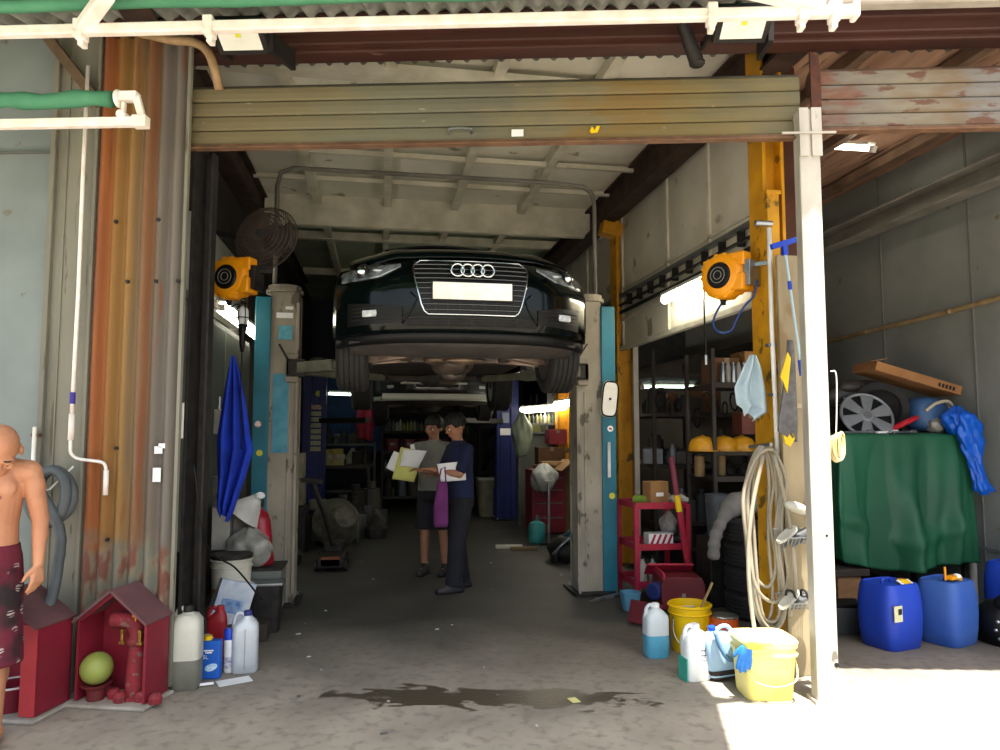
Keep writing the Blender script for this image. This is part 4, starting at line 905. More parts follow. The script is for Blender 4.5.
man('man in grey T-shirt and dark shorts holding a yellow folder', (GB.x+.02,GB.y+.15,0), R(-22), 1.05, m_tee, None,
    ((1,(.11,-.03,.48),(.12,.03,.09)),(-1,(-.10,-.03,.48),(-.11,.0,.09))),
    ((.25,-.06,1.12),(.10,-.24,1.10),(-.8,-.5,.1),(0,0,1),(0,-1,.3),.7), ((-.27,-.03,1.12),(-.24,-.26,1.13),(-.4,-.8,.1),(0,.3,-1),(-1,.3,.3),.6),
    1.595, Matrix.Rotation(R(14),4,'X')@Matrix.Rotation(R(-14),4,'Z'), bottoms=mat('dark_shorts','#1b1d24','#141519',rough=.9))
GA = gz(456,590)
ta, KA = man('man in navy polo shirt and dark trousers pointing at the papers', (GA.x+.03,GA.y+.02,0), R(-72), 1.0, m_nv, None,
    ((1,(.09,-.06,.49),(.10,-.10,.09)),(-1,(-.09,.02,.49),(-.10,.08,.09))),
    ((.23,-.10,1.14),(.10,-.33,1.19),(-.1,-1,.08),(0,.1,1),(-1,0,.2),.3), ((-.23,-.10,1.13),(-.12,-.34,1.17),(.2,-1,.15),(0,.1,1),(1,0,.3),.35),
    1.60, Matrix.Rotation(R(22),4,'X'), bottoms=m_trs, long=True)
obj('wrist_band', B().torus((.118,-.30,1.184),.031,.005,18,6,Matrix.Rotation(R(80),4,'X')), mat('wrist_red','#6b2a2a'), **KA)
# papers and bag in their hands
def sheet(name, lbl, cat, P, m, th=.003):
    P = [Vector(p) for p in P]
    def fn(u,v):
        p = P[0].lerp(P[1],u).lerp(P[3].lerp(P[2],u),v); nn = (P[1]-P[0]).cross(P[3]-P[0]).normalized(); return p+nn*.012*math.sin(u*PI)*math.sin(v*2+.5)
    o = obj(name, B().grid(fn,8,8), m, solid=th, smooth=True); return tag(o, lbl, cat)
YF = GB.y-.22
m_paper = mat('paper','#e6e6e4','#dcdcda',rough=.9); m_fold = mat('yellow_folder','#cfcf7a','#c2c26a',rough=.9)
sheet('folder','open pale yellow folder held by man in grey T-shirt','folder',[atY(392,479,YF),atY(414,482,YF-.05),atY(424,452,YF-.02),atY(401,447,YF+.03)],m_fold,.006)
sheet('paper_sheet','white paper lying on the yellow folder being pointed at','paper',[atY(400,466,YF-.06),atY(418,468,YF-.08),atY(427,451,YF-.06),atY(403,449,YF-.02)],m_paper)
sheet('paper_sheet','tilted white sheet sticking out left behind yellow folder','paper',[atY(386,468,YF+.03),atY(396,473,YF+.02),atY(404,455,YF+.04),atY(394,451,YF+.05)],m_paper)
sheet('paper_sheet','small white sheet standing up behind the yellow folder','paper',[atY(411,452,YF+.03),atY(416,452,YF+.03),atY(414,444,YF+.04),atY(410,445,YF+.05)],m_paper)
YE = GA.y-.23
sheet('envelope','large white envelope tucked under arm of man in navy shirt','envelope',[atY(441,482,YE),atY(466,480,YE+.05),atY(465,461,YE+.06),atY(437,464,YE)],m_paper,.008)
BG = atY(441,500,GA.y-.34)
t = thing('shopping_bag','narrow purple cloth bag hanging from arm of man in navy','bag',(BG.x,BG.y,.86))
b = B().loft([(.66,.06,.03,0,0,3),(.70,.07,.045,0,0,3),(.85,.068,.045,0,0,3),(1.0,.055,.03,.01,0,3),(1.08,.045,.012,.01,0,3)],24,Matrix.Translation((BG.x,BG.y,0)))
obj('sack', b, mat('purple_cloth','#6b2d66','#572355',rough=.9,scale=6,bump=.3), t, smooth=True)
obj('handle', B().tube([(BG.x-.025,BG.y,1.07),(BG.x,BG.y,1.20),(BG.x+.035,BG.y,1.22),(BG.x+.045,BG.y,1.07)],.007,6), MATS['purple_cloth'], t, smooth=True)
# ------------------------------------------------------------------ red shelters by the wall
m_shred = mat('shelter_red','#841c2e','#6f1828',rough=.55,scale=3,c3='#6c2c2c',s3=8,p3=.66)
m_shroof = mat('shelter_roof_dusty','#6e4a4c','#5e3f42',rough=.8,scale=4)
m_cem = mat('cement','#a39e94','#8d877c',rough=.95,scale=9)
def shelter(lbl, loc, rz, w=.46, d=.30, h=.50, ap=.70, jamb=0):
    t = thing('hydrant_shelter', lbl, 'shelter', loc, rz); K = dict(parent=t, local=True)
    # local: origin front right bottom corner, x to the left is negative, +y back
    obj('side_panel', B().box((-.008,d/2,h/2+.02),(.016,d,h-.02)), m_shred, **K)
    obj('side_panel', B().box((-w+.008,d/2,h/2+.02),(.016,d,h-.02)), m_shred, **K)
    b = B().prism([(-w,.03),(0,.03),(0,h),(-w/2,ap),(-w,h)],.012,Matrix(((1,0,0,0),(0,0,1,d-.012),(0,1,0,0),(0,0,0,1)))); obj('back_panel', b, m_shred, **K)
    b = B().prism([(-w,h),(0,h),(-w/2,ap)],.0,Matrix()) if False else None
    for a,c in (((.012,h-.005),(-w/2,ap+.005)),((-w-.012,h-.005),(-w/2,ap+.005))):
        dx = c[0]-a[0]; dz = c[1]-a[1]; b = B()
        b.v = [(a[0],-.03,a[1]),(c[0],-.03,c[1]),(c[0],d+.01,c[1]),(a[0],d+.01,a[1])]; b.f = [(0,1,2,3)]
        obj('roof_panel', b, m_shroof, solid=.014, **K)
    b = B().prism([(0,h),(-w/2,ap),(-w,h),(-w+.03,h),(-w/2,ap-.03),(-.03,h)],.012,Matrix(((1,0,0,0),(0,0,1,-.002),(0,1,0,0),(0,0,0,1)))); obj('gable_trim', b, m_shred, **K)
    if jamb: obj('front_panel', B().box((-jamb/2,.0,h/2+.02),(jamb,.014,h-.02)), mat('jamb_red','#b4343a','#a02a34',scale=4), **K)
    obj('plinth', B().box((-w/2,d/2,.012),(w+.05,d+.08,.024)), m_cem, bevel=.01, **K)
    return t
G2 = gz(144,710); shelter('red gabled shelter with red hydrant and green ball inside', G2, R(-17), w=.43, d=.22, h=.475, ap=.645)
G1 = gz(34,723); shelter('red gabled shelter at left edge, beside the shirtless man', G1, R(-17), w=.50, d=.26, h=.50, ap=.67, jamb=.09)
MH2 = Matrix.Translation(G2) @ Matrix.Rotation(R(-17),4,'Z')
hy = thing('fire_hydrant','dusty red fire hydrant with brass lugs inside red shelter','hydrant', MH2@Vector((-.13,.11,.024)), R(-17)); hy.scale = (.92,.92,.88); K = dict(parent=hy, local=True)
m_hy = mat('hydrant_red','#8f2230','#6e2a2c',rough=.75,scale=14,c3='#7a5a50',s3=20,p3=.6)
obj('barrel', B().lathe([(.085,0),(.085,.02),(.062,.03),(.060,.12),(.052,.24),(.045,.33),(.06,.35),(.06,.37),(.045,.39)],n=20), m_hy, smooth='auto', **K)
obj('elbow', B().tube(curve([(0,0,.37),(0,0,.43),(-.03,-.01,.49),(-.09,-.02,.50),(-.15,-.02,.50)]),.052,14), m_hy, smooth=True, **K)
for s in (-1,1): obj('brass_lug', B().box((s*.06,-.06,.40),(.018,.02,.09)).box((s*.06,-.06,.365),(.035,.03,.02)).cyl((s*.06,-.075,.44),(s*.06,-.045,.44),.012,n=10), mat('brass','#b98f4a','#8c6a34',metal=.8,rough=.4,scale=20), bevel=.003, **K)
obj('yellow_tag', B().box((.02,-.05,.535),(.05,.01,.018)).box((.02,-.055,.52),(.01,.008,.04)), mat('orange_tag','#e08a2a'), bevel=.003, **K)
for i,(x,y) in enumerate(((-.11,-.06),(-.04,-.11),(.07,-.08),(.17,-.10),(-.19,-.02))):
    tag(obj('red_rubble', B().loft([(0,.034,.03),(.03,.038,.034),(.055,.02,.02)],10,MH2@Matrix.Translation((-.13+x,.14+y,.024)),ex=2.4), m_hy), 'lump of red painted rubble on the shelter floor', 'rubble', 'red rubble lumps on the floor of the hydrant shelter')
bp_ = MH2@Vector((-.335,.05,.0))
t = thing('bowl','shallow dark dish under the green ball in red shelter','bowl',(bp_.x,bp_.y,.024)); obj('dish', B().lathe([(.045,0),(.05,.06),(.082,.085),(.084,.092),(.078,.092),(.0,.07)],(bp_.x,bp_.y,.024),24), mat('red_brown_dish','#7c2a2c','#5a2022'), t, smooth='auto')
o = obj('ball', B().ell((bp_.x,bp_.y,.198),(.088,.088,.09),28), mat('green_ball','#8f9a4a','#7c883e',rough=.5,scale=4), smooth=True); tag(o,'yellow green ball sitting on a dish in red shelter','ball')
c1 = Matrix.Translation(G1) @ Matrix.Rotation(R(-17),4,'Z')
t = thing('bucket','round dark red tub inside shelter at left edge','bucket',c1@Vector((-.25,.12,.024))); obj('tub', B().lathe([(.10,0),(.11,.12),(.115,.13),(.10,.12),(.0,.10)],c1@Vector((-.24,.12,.024)),24), m_shred, t, smooth='auto'); obj('rim', B().torus(c1@Vector((-.24,.12,.155)),.112,.006), m_wht, t, smooth=True)
# grey hose coil hanging on the wall
t = FT('drain_hose','thick grey hose coiled on the wall behind shirtless man','hose')
P = []
for k in range(34): a = PI*.9-2*PI*k/16; r = .15+.008*math.sin(k); P.append((-.72+.75*r*math.cos(a), -.14-.003*k, 1.17+r*math.sin(a)))
P += [(-.62,-.25,1.0),(-.60,-.27,.8),(-.605,-.30,.62),(-.64,-.34,.47)]
obj('tube', B().tube(curve(P,3),.030,12), mat('grey_hose','#585e60','#4a5052',rough=.5,scale=5), t, smooth=True, local=True)
obj('hose_end', B().torus((-.64,-.345,.465),.026,.007,18,6), mat('hose_end','#50585b'), t, smooth=True, local=True)
t = FT('hose_hook','white wire hook above the grey hose coil','hook'); obj('wire', B().tube([(-.66,-.08,1.34),(-.72,-.20,1.21),(-.76,-.20,1.20)],.006,6), m_white, t, local=True)
t = FT('gas_pipe','short white vertical pipe in the corner behind shirtless man','pipe'); obj('pipe', B().cyl((-.90,-.10,1.2),(-.90,-.10,1.58),.012), m_white, t, local=True); obj('clip', B().box((-.90,-.08,1.25),(.05,.04,.02)).box((-.90,-.08,1.53),(.05,.04,.02)), m_bb, t, local=True)
# ------------------------------------------------------------------ containers
def jug(name, lbl, cat, loc, w, d, h, m, rz=0, cap=m_blueflat, liquid=None, lq=.4, capx=0, neck=.03, handle='back', label_m=None, lsz=(.6,.4,.45), group=None, sh_=.77):
    t = thing(name, lbl, cat, loc, rz, group); K = dict(parent=t, local=True)
    a,c = w/2,d/2
    if liquid:
        obj('liquid_part', B().loft([(0,a*.9,c*.9,0,0,4),(.015,a,c,0,0,4),(h*lq,a,c,0,0,4)],24), liquid, smooth='auto', label='part filled with coloured liquid', **K); z0 = h*lq
        S = [(z0,a,c,0,0,4)]
    else: S = [(0,a*.9,c*.9,0,0,4),(.012,a,c,0,0,4),(h*.35,a*.99,c*.99,0,0,4)]
    S += [(h*.68,a,c,0,0,4),(h*sh_,a*.97,c*.95,0,0,3.5),(h*(sh_+.07),a*.72,c*.72,capx*.6,0,2.6),(h*.91,neck*1.1,neck*1.1,capx,0,2),(h*.93,neck,neck,capx,0,2)]
    obj('body', B().loft(S,28), m, smooth='auto', **K)
    obj('cap', B().cyl((capx,0,h*.92),(capx,0,h),neck*1.15,neck*1.05,n=18), cap, bevel=.003, **K)
    hs = -1 if capx>=0 else 1
    if handle: obj('handle', B().tube(curve([(capx+hs*neck*.5,0,h*.90),(hs*a*.45,0,h*.97),(hs*a*.80,0,h*.90),(hs*a*.92,0,h*.72)]),[.012]*19 if False else .013,8), m, smooth=True, **K)
    if label_m: obj('label_patch', B().box((0,-c-.001,h*lsz[2]),(w*lsz[0],.002,h*lsz[1])), label_m, **K)
    return t, K
def bucket(lbl, loc, r0, r1, h, m, rz=0, lid=None, name='bucket', rims=2):
    t = thing(name, lbl, 'bucket', loc, rz); K = dict(parent=t, local=True)
    P = [(r0*.96,0),(r0,.01),(r1,h)]; P += [(r1-.006,h),(r0-.006,.015),(0,.012)]
    obj('body', B().lathe(P,n=36), m, smooth='auto', **K)
    b = B()
    for i in range(rims): b.torus((0,0,h-.012-i*.05),r1-.003*i+.003,.007,36,6)
    obj('rim', b, m, smooth=True, **K)
    return t, K
m_milky = mat('milky_plastic','#c9c8bb','#b5b3a3',rough=.4,scale=4); m_lqb = mat('blue_screenwash','#5ba6c4','#4b98b8',rough=.25); m_lqg = mat('teal_liquid','#36a894','#2b9a88',rough=.3)
m_sil = mat('silver_plastic','#c3c9ce','#adb4ba',rough=.3,metal=.2)
J = gz(187,686); t,K = jug('jerry_can','large grimy translucent jerry can against the black guide post','jerry can',(J.x,J.y-.02,0),.17,.16,.49,m_milky,sh_=.82,cap=m_dark,neck=.028,liquid=mat('murky_oil','#77776c','#68685e',rough=.4),lq=.36)
t = thing('hose_offcut','white plastic hose curving on floor by grimy jerry can','hose',(J.x,J.y-.03,0)); obj('tube', B().tube(curve([(J.x-.07,J.y-.05,.16),(J.x-.06,J.y-.06,.08),(J.x+.0,J.y-.07,.02),(J.x+.08,J.y-.04,.015),(J.x+.16,J.y-.02,.015)]),.009,8), m_wht, t, smooth=True)
J = gz(243,674); t,K = jug('oil_jug','silver white oil jug with dark blue cap, rightmost of left cluster','jug',(J.x,J.y+.06,0),.165,.12,.385,m_sil,rz=R(6),cap=mat('navy_cap','#232f6e'),capx=.01,neck=.024)
obj('seam', B().box((0,-.062,.15),(.004,.004,.26)), mat('seam_grey','#8f979d'), **K)
J = gz(210,680); t = thing('oil_tin','blue rectangular tin with white print and yellow cap','tin',(J.x,J.y+.04,0),R(-4)); K = dict(parent=t, local=True)
obj('body', B().box((0,0,.118),(.112,.07,.235)), mat('tin_blue','#1659b8'), bevel=.01, **K); obj('cap', B().cyl((-.028,0,.235),(-.028,0,.262),.026,n=16), m_yel, bevel=.003, **K)
obj('printed_panel', B().loft([(0,.040,.022,.0,0,2),(.002,.040,.022,0,0,2)],20,Matrix.Translation((0.005,-.036,.075))@Matrix.Rotation(PI/2,4,'X')@Matrix.Rotation(R(18),4,'Z')), mat('tin_print','#d4e6f2','#7fb2dd',scale=50), **K)
for z,w in ((.178,.06),(.165,.04)): obj('printed_line', B().box((-.012,-.036,z),(w,.002,.008)), m_wht, **K)
text('printed_text','5L',.034,(J.x-.032,J.y+.003,.138),(PI/2,0,R(-4)),m_wht,t)
J = gz(228,673); t = thing('spray_can','white spray can with blue cap between blue tin and silver jug','spray can',(J.x,J.y+.03,0)); K = dict(parent=t, local=True)
obj('body', B().lathe([(.034,0),(.036,.006),(.036,.205),(.028,.22)],n=20), m_wht, smooth='auto', **K); obj('cap', B().lathe([(.035,.205),(.035,.265),(.030,.275),(0,.276)],n=20), m_blueflat, smooth='auto', **K); obj('label_patch', B().lathe([(.0368,.03),(.0368,.10)],n=20), mat('can_print','#8b8fb0','#dcdce4',scale=70), **K)
J = gz(214,662); t,K = jug('oil_bottle','red plastic oil bottle standing behind the blue tin','bottle',(J.x,J.y+.06,0),.13,.08,.36,mat('red_bottle','#a8242e','#931d27',rough=.4),cap=mat('red_cap','#b02a30'),capx=.02,neck=.024)
J = gz(214,650); t = thing('carton','tilted white carton with blue print behind red bottle','carton',(J.x+.05,J.y+.3,.0),R(20)); K = dict(parent=t, local=True)
obj('box', B().box((0,0,.26),(.26,.16,.34),M=Matrix.Rotation(R(16),4,'Y')), mat('print_carton','#d6dbe2','#b2c2d6',scale=12,rough=.7), bevel=.004, **K)
obj('print', B().box((-.01,-.083,.25),(.16,.002,.10),M=Matrix.Rotation(R(16),4,'Y')), mat('carton_print','#4d7db8','#9fb8d4',scale=30), **K)
t = thing('stool','low black plastic crate holding the tilted carton','crate',(J.x+.05,J.y+.34,0)); obj('crate_body', B().box((J.x+.06,J.y+.34,.05),(.30,.26,.10)), m_black, t, bevel=.01)
J = gz(205,655); t,K = jug('bottle','small clear bottle beside the red oil bottle','bottle',(J.x,J.y+.1,0),.06,.06,.26,mat('clearish','#8d9a9e','#7b878b',rough=.2),cap=m_wht,neck=.016,handle=None)
J = gz(207,676); tag(obj('rag', B().loft([(0,.03,.03),(.03,.042,.036),(.055,.02,.02)],12,Matrix.Translation((J.x-.02,J.y+.05,.19))), mat('white_rag','#d8d4cb','#b49a92',scale=30)), 'crumpled white and pink rag wedged beside the blue tin','rag'); 
J = gz(233,684); tag(obj('paper_scrap', B().box((J.x,J.y+.04,.004),(.20,.11,.003),rz=.4), m_wht), 'white paper scrap on floor under the silver jug','paper')
# white bucket and heap behind the guide post
J = Vector((-1.12,5.95,0)); t,K = bucket('white bucket with orange band behind the black guide post',(J.x,J.y,.12),.13,.15,.46,mat('dirty_white','#cfcdc0','#b8b5a5',scale=5)); obj('orange_band', B().lathe([(.139,.14),(.144,.24)],n=36), mat('orange_band','#b5762a','#9c6422',scale=12), **K); obj('lid', B().cyl((0,0,.46),(0,0,.49),.155,n=32), m_dark, **K)
t = thing('pallet','low dark wooden platform under the left hand clutter','platform',(-1.1,6.1,0)); obj('deck', B().box((-1.12,6.15,.06),(.62,.9,.12)), mat('dark_wood','#3a322a','#2b251f',scale=8), t, bevel=.006)
t = thing('metal_box','grey metal box on the left platform below plastic bag','box',(-1.05,6.3,.12)); obj('case', B().box((-.98,6.28,.28),(.42,.34,.32)), m_lw, t, bevel=.01); obj('lid', B().box((-.98,6.28,.45),(.44,.36,.02)), m_dark, t, bevel=.005); obj('handle', B().tube([(-1.08,6.10,.30),(-1.08,6.07,.30),(-.9,6.07,.30),(-.9,6.10,.30)],.008,6), m_steel, t)
t = thing('wire_basket','black and steel rimmed bin in front of teal column','bin',(-.86,6.1,0)); obj('bin_body', B().loft([(0,.10,.08,0,0,5),(.36,.12,.10,0,0,5)],20,Matrix.Translation((-.86,6.0,0))), m_dark, t); obj('rim', B().box((-.86,6.0,.37),(.26,.21,.02)), m_steel, t, bevel=.004)
def bag(name, lbl, cat, c, r, m, seed=0, h=None):
    rnd = random.Random(seed); n = 24; secs = []; b = B(); H_ = h or r*1.4
    ph = [rnd.uniform(0,6) for _ in range(6)]
    def fn(u,v):
        a = 2*PI*u; rr = r*math.sin(PI*min(.995,max(.0,v*.86+.06)))**.55*(1-.55*max(0,v-.7)/.3)
        k = 1+.10*math.sin(3*a+ph[0]+v*4)+.07*math.sin(5*a+ph[1]-v*6)+.05*math.sin(9*a+ph[2]+v*9)
        return Vector((c[0]+rr*k*math.cos(a), c[1]+rr*k*.85*math.sin(a), c[2]+H_*v+.03*r*math.sin(a*4+v*8)))
    b.grid(fn, 48, 20); k0 = len(b.v); o = obj(name, b, m, smooth=True, solid=.003); tag(o, lbl, cat); return o
m_clear = mat('clear_film','#b5b5ac','#8d8c83',rough=.25,scale=10,alpha=.75)
bag('plastic_bag','crumpled translucent plastic bag on the grey metal box','bag',(-1.03,6.2,.46),.17,m_clear,3,.32)
bag('plastic_bag','pale crumpled sack in front of white panels, left wall','bag',(-1.17,6.45,.5),.13,mat('grey_film','#9b988f','#77746c',scale=8,rough=.5),5,.4)
t = thing('fire_extinguisher','red fire extinguisher with white label left of teal column','fire extinguisher',(-.93,6.3,.46)); K = dict(parent=t, local=True)
obj('cylinder', B().lathe([(.075,0),(.08,.01),(.08,.36),(.06,.42),(.025,.45),(.025,.48)],n=24,M=Matrix.Rotation(R(-6),4,'Y')), mat('extinguisher_red','#a01c2c','#861624',rough=.3), smooth='auto', **K)
obj('label_patch', B().box((.005,-.082,.17),(.05,.003,.10)), m_wht, **K); obj('valve', B().box((-.04,0,.50),(.04,.10,.05)).bar((-.04,0,.52),(-.02,-.10,.55),.02), m_black, **K)
t = thing('lamp_reflector','white cone shaped paper shade by the foot of blue towel','shade',(-1.05,6.25,.86)); obj('cone', B().lathe([(.16,-.07),(.15,-.05),(.05,.10),(.03,.14)],(-1.06,6.25,.92),20,Matrix.Rotation(R(38),4,'Y')), mat('white_card','#cbcbc6','#b3b2ab'), t, smooth='auto'); obj('tip', B().ell((-.96,6.2,1.03),(.04,.03,.03)), m_wht, t, smooth=True)
for i,(x,y,z,w,h) in enumerate(((-1.26,6.3,.62,.14,.34),(-1.16,6.5,.60,.12,.40))):
    tag(obj('file_box', B().box((x,y,z+.15),(w,.2,h),rz=.2*i), mat('pale_box','#a8a69e','#93918a'), bevel=.004), ('pale upright carton nearest the black guide post','narrow pale upright carton beside the blue towel')[i], 'carton')
t = thing('dark_cable','thin black cable drooping from guide post to silver jug','cable',(-1.0,5.5,.5)); obj('wire', B().tube(curve([fp(.06,.02,1.05)+Vector((0,0,.3)),fp(.10,-.1,.85),(-.98,5.3,.62),(-.86,5.25,.50),(-.76,5.12,.42)]),.006,6), m_black, t, smooth=True)
t = thing('hand_tool','white handled tool hanging inside the black guide post','tool',(-1.25,6.1,1.2)); obj('grip', B().box((-1.27,6.05,1.63),(.07,.05,.20)), m_milky, t, bevel=.01); obj('rod', B().cyl((-1.27,6.05,1.73),(-1.27,6.05,1.83),.012), m_steel, t)
t = thing('hand_tool','chrome tool bar hanging above the pale cartons','tool',(-1.25,6.0,1.05)); obj('bar', B().box((-1.27,6.0,1.08),(.03,.04,.24)), m_steel, t); obj('grip', B().box((-1.19,6.0,1.05),(.13,.05,.05)), m_black, t, bevel=.01)
# --- right front group
J = gz(660,659); t,K = jug('water_jug','white jug half full of blue liquid, leftmost by red toolbox','jug',(J.x,J.y+.07,0),.165,.14,.36,mat('white_translucent','#c8d2d4','#b8c4c8',rough=.35),cap=m_wht,liquid=m_lqb,lq=.42,neck=.025)
J = gz(699,655); t,K = bucket('yellow paint bucket holding a wooden handled brush',(J.x-.01,J.y+.12,0),.125,.148,.33,m_yel); obj('bail_handle', B().tube(curve([(-.14,-.04,.25),(-.16,-.10,.14),(-.10,-.16,.06),(.02,-.17,.05)]),.004,6), m_steel, smooth=True, **K); obj('residue', B().cyl((0,0,.20),(0,0,.205),.135,n=30), mat('grey_paste','#b7b59b','#a5a387'), **K)
jx,jy = J.x-.01,J.y+.12
t = thing('paint_brush','long wooden handled brush standing in the yellow bucket','brush',(jx,jy,.21)); obj('handle', B().bar((jx+.05,jy,.22),(jx+.17,jy-.02,.47),.03,.012), mat('handle_wood','#b59a6a','#9c8052'), t, bevel=.004); obj('bristles', B().bar((jx+.01,jy,.21),(jx+.05,jy,.27),.06,.02), m_milky, t)
tag(obj('cloth_piece', B().box((jx-.05,jy-.05,.29),(.12,.01,.08),M=Matrix.Rotation(R(35),4,'X')), mat('grey_rag','#a9aa96')), 'pale grey rag draped inside the yellow paint bucket','rag')
J = gz(697,682); t,K = jug('water_jug','white jug with teal liquid beside yellow paint bucket','jug',(J.x+.02,J.y+.06,0),.17,.13,.34,mat('bright_white','#eef2f2','#dfe6e6',rough=.35),rz=R(5),cap=m_wht,neck=.026)
obj('teal_band', B().box((-.088,0,.07),(.006,.11,.14)), m_lqg, **K)
b = B()
for x,z,w,h in ((.03,.17,.003,.07),(.045,.18,.003,.06),(.03,.19,.05,.003),(.03,.16,.05,.003),(.03,.13,.03,.003)): b.box((x,-.0665,z),(w,.002,h))
obj('ink_marks', b, m_dark, **K)
J = gz(731,684); t,K = jug('fluid_jug','pale blue wide handled jug lying tipped against the buckets','jug',(J.x,J.y+.09,.03),.20,.13,.31,mat('pale_blue_jug','#a4c4dc','#8fb3cf',rough=.35),rz=R(-12),cap=m_blueflat,neck=.022,capx=-.03)
t.rotation_euler = (R(4),R(-9),R(-12)); obj('grip_handle', B().tube(curve([(-.03,-.075,.30),(-.01,-.085,.20),(.02,-.085,.13),(.05,-.075,.11)]),.014,8), mat('steel_blue','#5d83a8'), smooth=True, **K); obj('dark_base', B().loft([(-.004,.095,.062,0,0,4),(.05,.104,.069,0,0,4)],24), m_dark, **K)
J = gz(724,655); t = thing('paint_tin','orange paint tin with steel lid behind pale blue jug','tin',(J.x+.03,J.y+.05,0)); K = dict(parent=t, local=True); obj('can', B().cyl((0,0,0),(0,0,.25),.10,n=28), mat('orange_tin','#d8602a','#c4532a',rough=.4), bevel=.003, **K); obj('lid', B().lathe([(.1,.25),(.103,.255),(.095,.26),(.0,.255)],n=28), m_steel, smooth='auto', **K)
J = gz(667,640); t = thing('spark_part','small brass valve on floor beside yellow bucket','valve',(J.x+.16,J.y-.12,0)); obj('valve_body', B().cyl((J.x+.16,J.y-.12,.0),(J.x+.16,J.y-.12,.06),.02,n=8).cyl((J.x+.13,J.y-.12,.04),(J.x+.20,J.y-.12,.04),.014,n=8), mat('brass','#b98f4a'), t)
# big yellow tub
J = gz(783,704); t = thing('yellow_tub','large yellow tub with white lid lip beside white post','tub',(J.x-.02,J.y+.17,0),R(-8)); K = dict(parent=t, local=True)
obj('body', B().loft([(0,.135,.125,0,0,5),(.01,.14,.13,0,0,5),(.33,.16,.15,0,0,5),(.33,.152,.142,0,0,5),(.05,.13,.12,0,0,5)],36), mat('cream_yellow','#efe79a','#e8dc70',rough=.4,scale=3), smooth='auto', **K)
obj('rim', B().loft([(.25,.166,.157,0,0,5),(.262,.17,.16,0,0,5),(.27,.166,.157,0,0,5)],36).loft([(.30,.168,.158,0,0,5),(.33,.172,.162,0,0,5),(.34,.166,.156,0,0,5)],36), mat('tub_rim','#efe9ae','#e9dc50',rough=.4), smooth='auto', **K)
obj('inner_well', B().loft([(.335,.15,.14,0,0,5),(.342,.15,.14,0,0,5)],36), m_wht, **K); obj('handle', B().tube(curve([(-.17,-.02,.27),(-.13,-.165,.14),(0,-.185,.10),(.13,-.165,.14),(.17,-.02,.27)]),.005,6), mat('pale_yellow','#e8e08a'), smooth=True, **K)
gx,gy = J.x-.02,J.y+.17
b = B(); w0 = Vector((gx-.15,gy-.09,.29)); b.ell(w0,(.035,.02,.05)); hand(b,w0+Vector((0,-.01,.03)),(-.35,-.25,-.9),(-.5,-.8,0),(-.8,.5,0),.4,.010,.12); o = obj('rubber_glove', b, mat('glove_blue','#2f7fd0','#2670bf',rough=.5)); remesh(o,.006,1); tag(o,'blue rubber glove hanging over the yellow tub rim','glove')
# --- garden hose coil on the yellow pillar
t = thing('garden_hose','long beige garden hose hanging in loops on yellow pillar','hose',(2.35,4.45,.4)); K = dict(parent=t)
m_hose = mat('beige_hose','#9c9482','#857c68',rough=.5,scale=4)
HP = atY(757,430,4.45)
rnd = random.Random(4); P = []
for k in range(7):
    wl_ = .07+.05*rnd.random()+.011*k; low = .28+.35*rnd.random(); top = 1.46-.03*rnd.random(); y = 4.40-.012*k; cx = HP.x-.01+.03*rnd.random()
    P += [(cx-wl_*.5,y,top-.05),(cx-wl_*1.0,y,top-.25),(cx-wl_*1.05,y-.01,(top+low)/2),(cx-wl_*.7,y-.01,low+.10),(cx-.02+.05*rnd.random(),y-.015,low),(cx+wl_*.5,y-.02,low+.15),(cx+wl_*(.1+.5*rnd.random()),y-.02,(top+low)/2),(cx+wl_*.55,y-.01,top-.2),(cx+wl_*.2,y,top)]
obj('loop', B().tube(curve(P,5),.012,8), m_hose, smooth=True, **K)
for dx,low in ((-.16,.02),(.10,.35)):
    obj('loose_end', B().tube(curve([(HP.x+dx*.3,4.30,1.40),(HP.x+dx,4.27,1.0),(HP.x+dx*1.2,4.25,.6),(HP.x+dx*.8,4.25,low+.05)]),.0135,8), m_hose, smooth=True, **K)
obj('hook', B().bar((HP.x+.0,4.55,1.45),(HP.x+.0,4.28,1.47),.02), m_steel, **K)
t = thing('water_pipe','thin white pipe running down the yellow pillar','pipe',(2.66,4.42,0)); K = dict(parent=t)
wp = [atY(769,228,4.42),atY(772,330,4.42),atY(777,440,4.42)]
obj('pipe', B().tube([wp[0],wp[1],wp[2],(wp[2].x+.0,4.42,.9),(wp[2].x+.01,4.42,.35)],.016,10), m_white, smooth=True, **K)
obj('clip', B().box((wp[1].x,4.44,wp[1].z-.1),(.06,.05,.02)).box((wp[2].x,4.44,wp[2].z+.3),(.06,.05,.02)).cyl((wp[0].x-.10,4.42,wp[0].z+.03),(wp[0].x+.02,4.42,wp[0].z+.03),.02), m_steel, **K)
# squeegee leaning
S0 = atY(784,243,4.20); S1 = atY(800,360,4.20)
t = thing('squeegee','blue headed floor squeegee hung upside down by white post','squeegee',S0); K = dict(parent=t)
obj('blade', B().bar(S0+Vector((-.09,0,-.03)),S0+Vector((.10,0,.03)),.035,.035), m_blueflat, bevel=.006, **K); obj('blade_holder', B().bar(S0,S0+Vector((.005,0,-.08)),.03), m_blueflat, **K)
S2 = S0.lerp(S1,1.0); obj('pole', B().cyl(S0,S2,.009), mat('pale_blue_pole','#a9c2cc'), **K); obj('grip', B().cyl(S2,S2-Vector((-.01,0,.10)),.015), m_blueflat, **K); obj('grip', B().cyl(S0.lerp(S1,.33),S0.lerp(S1,.40),.013), m_blueflat, **K)
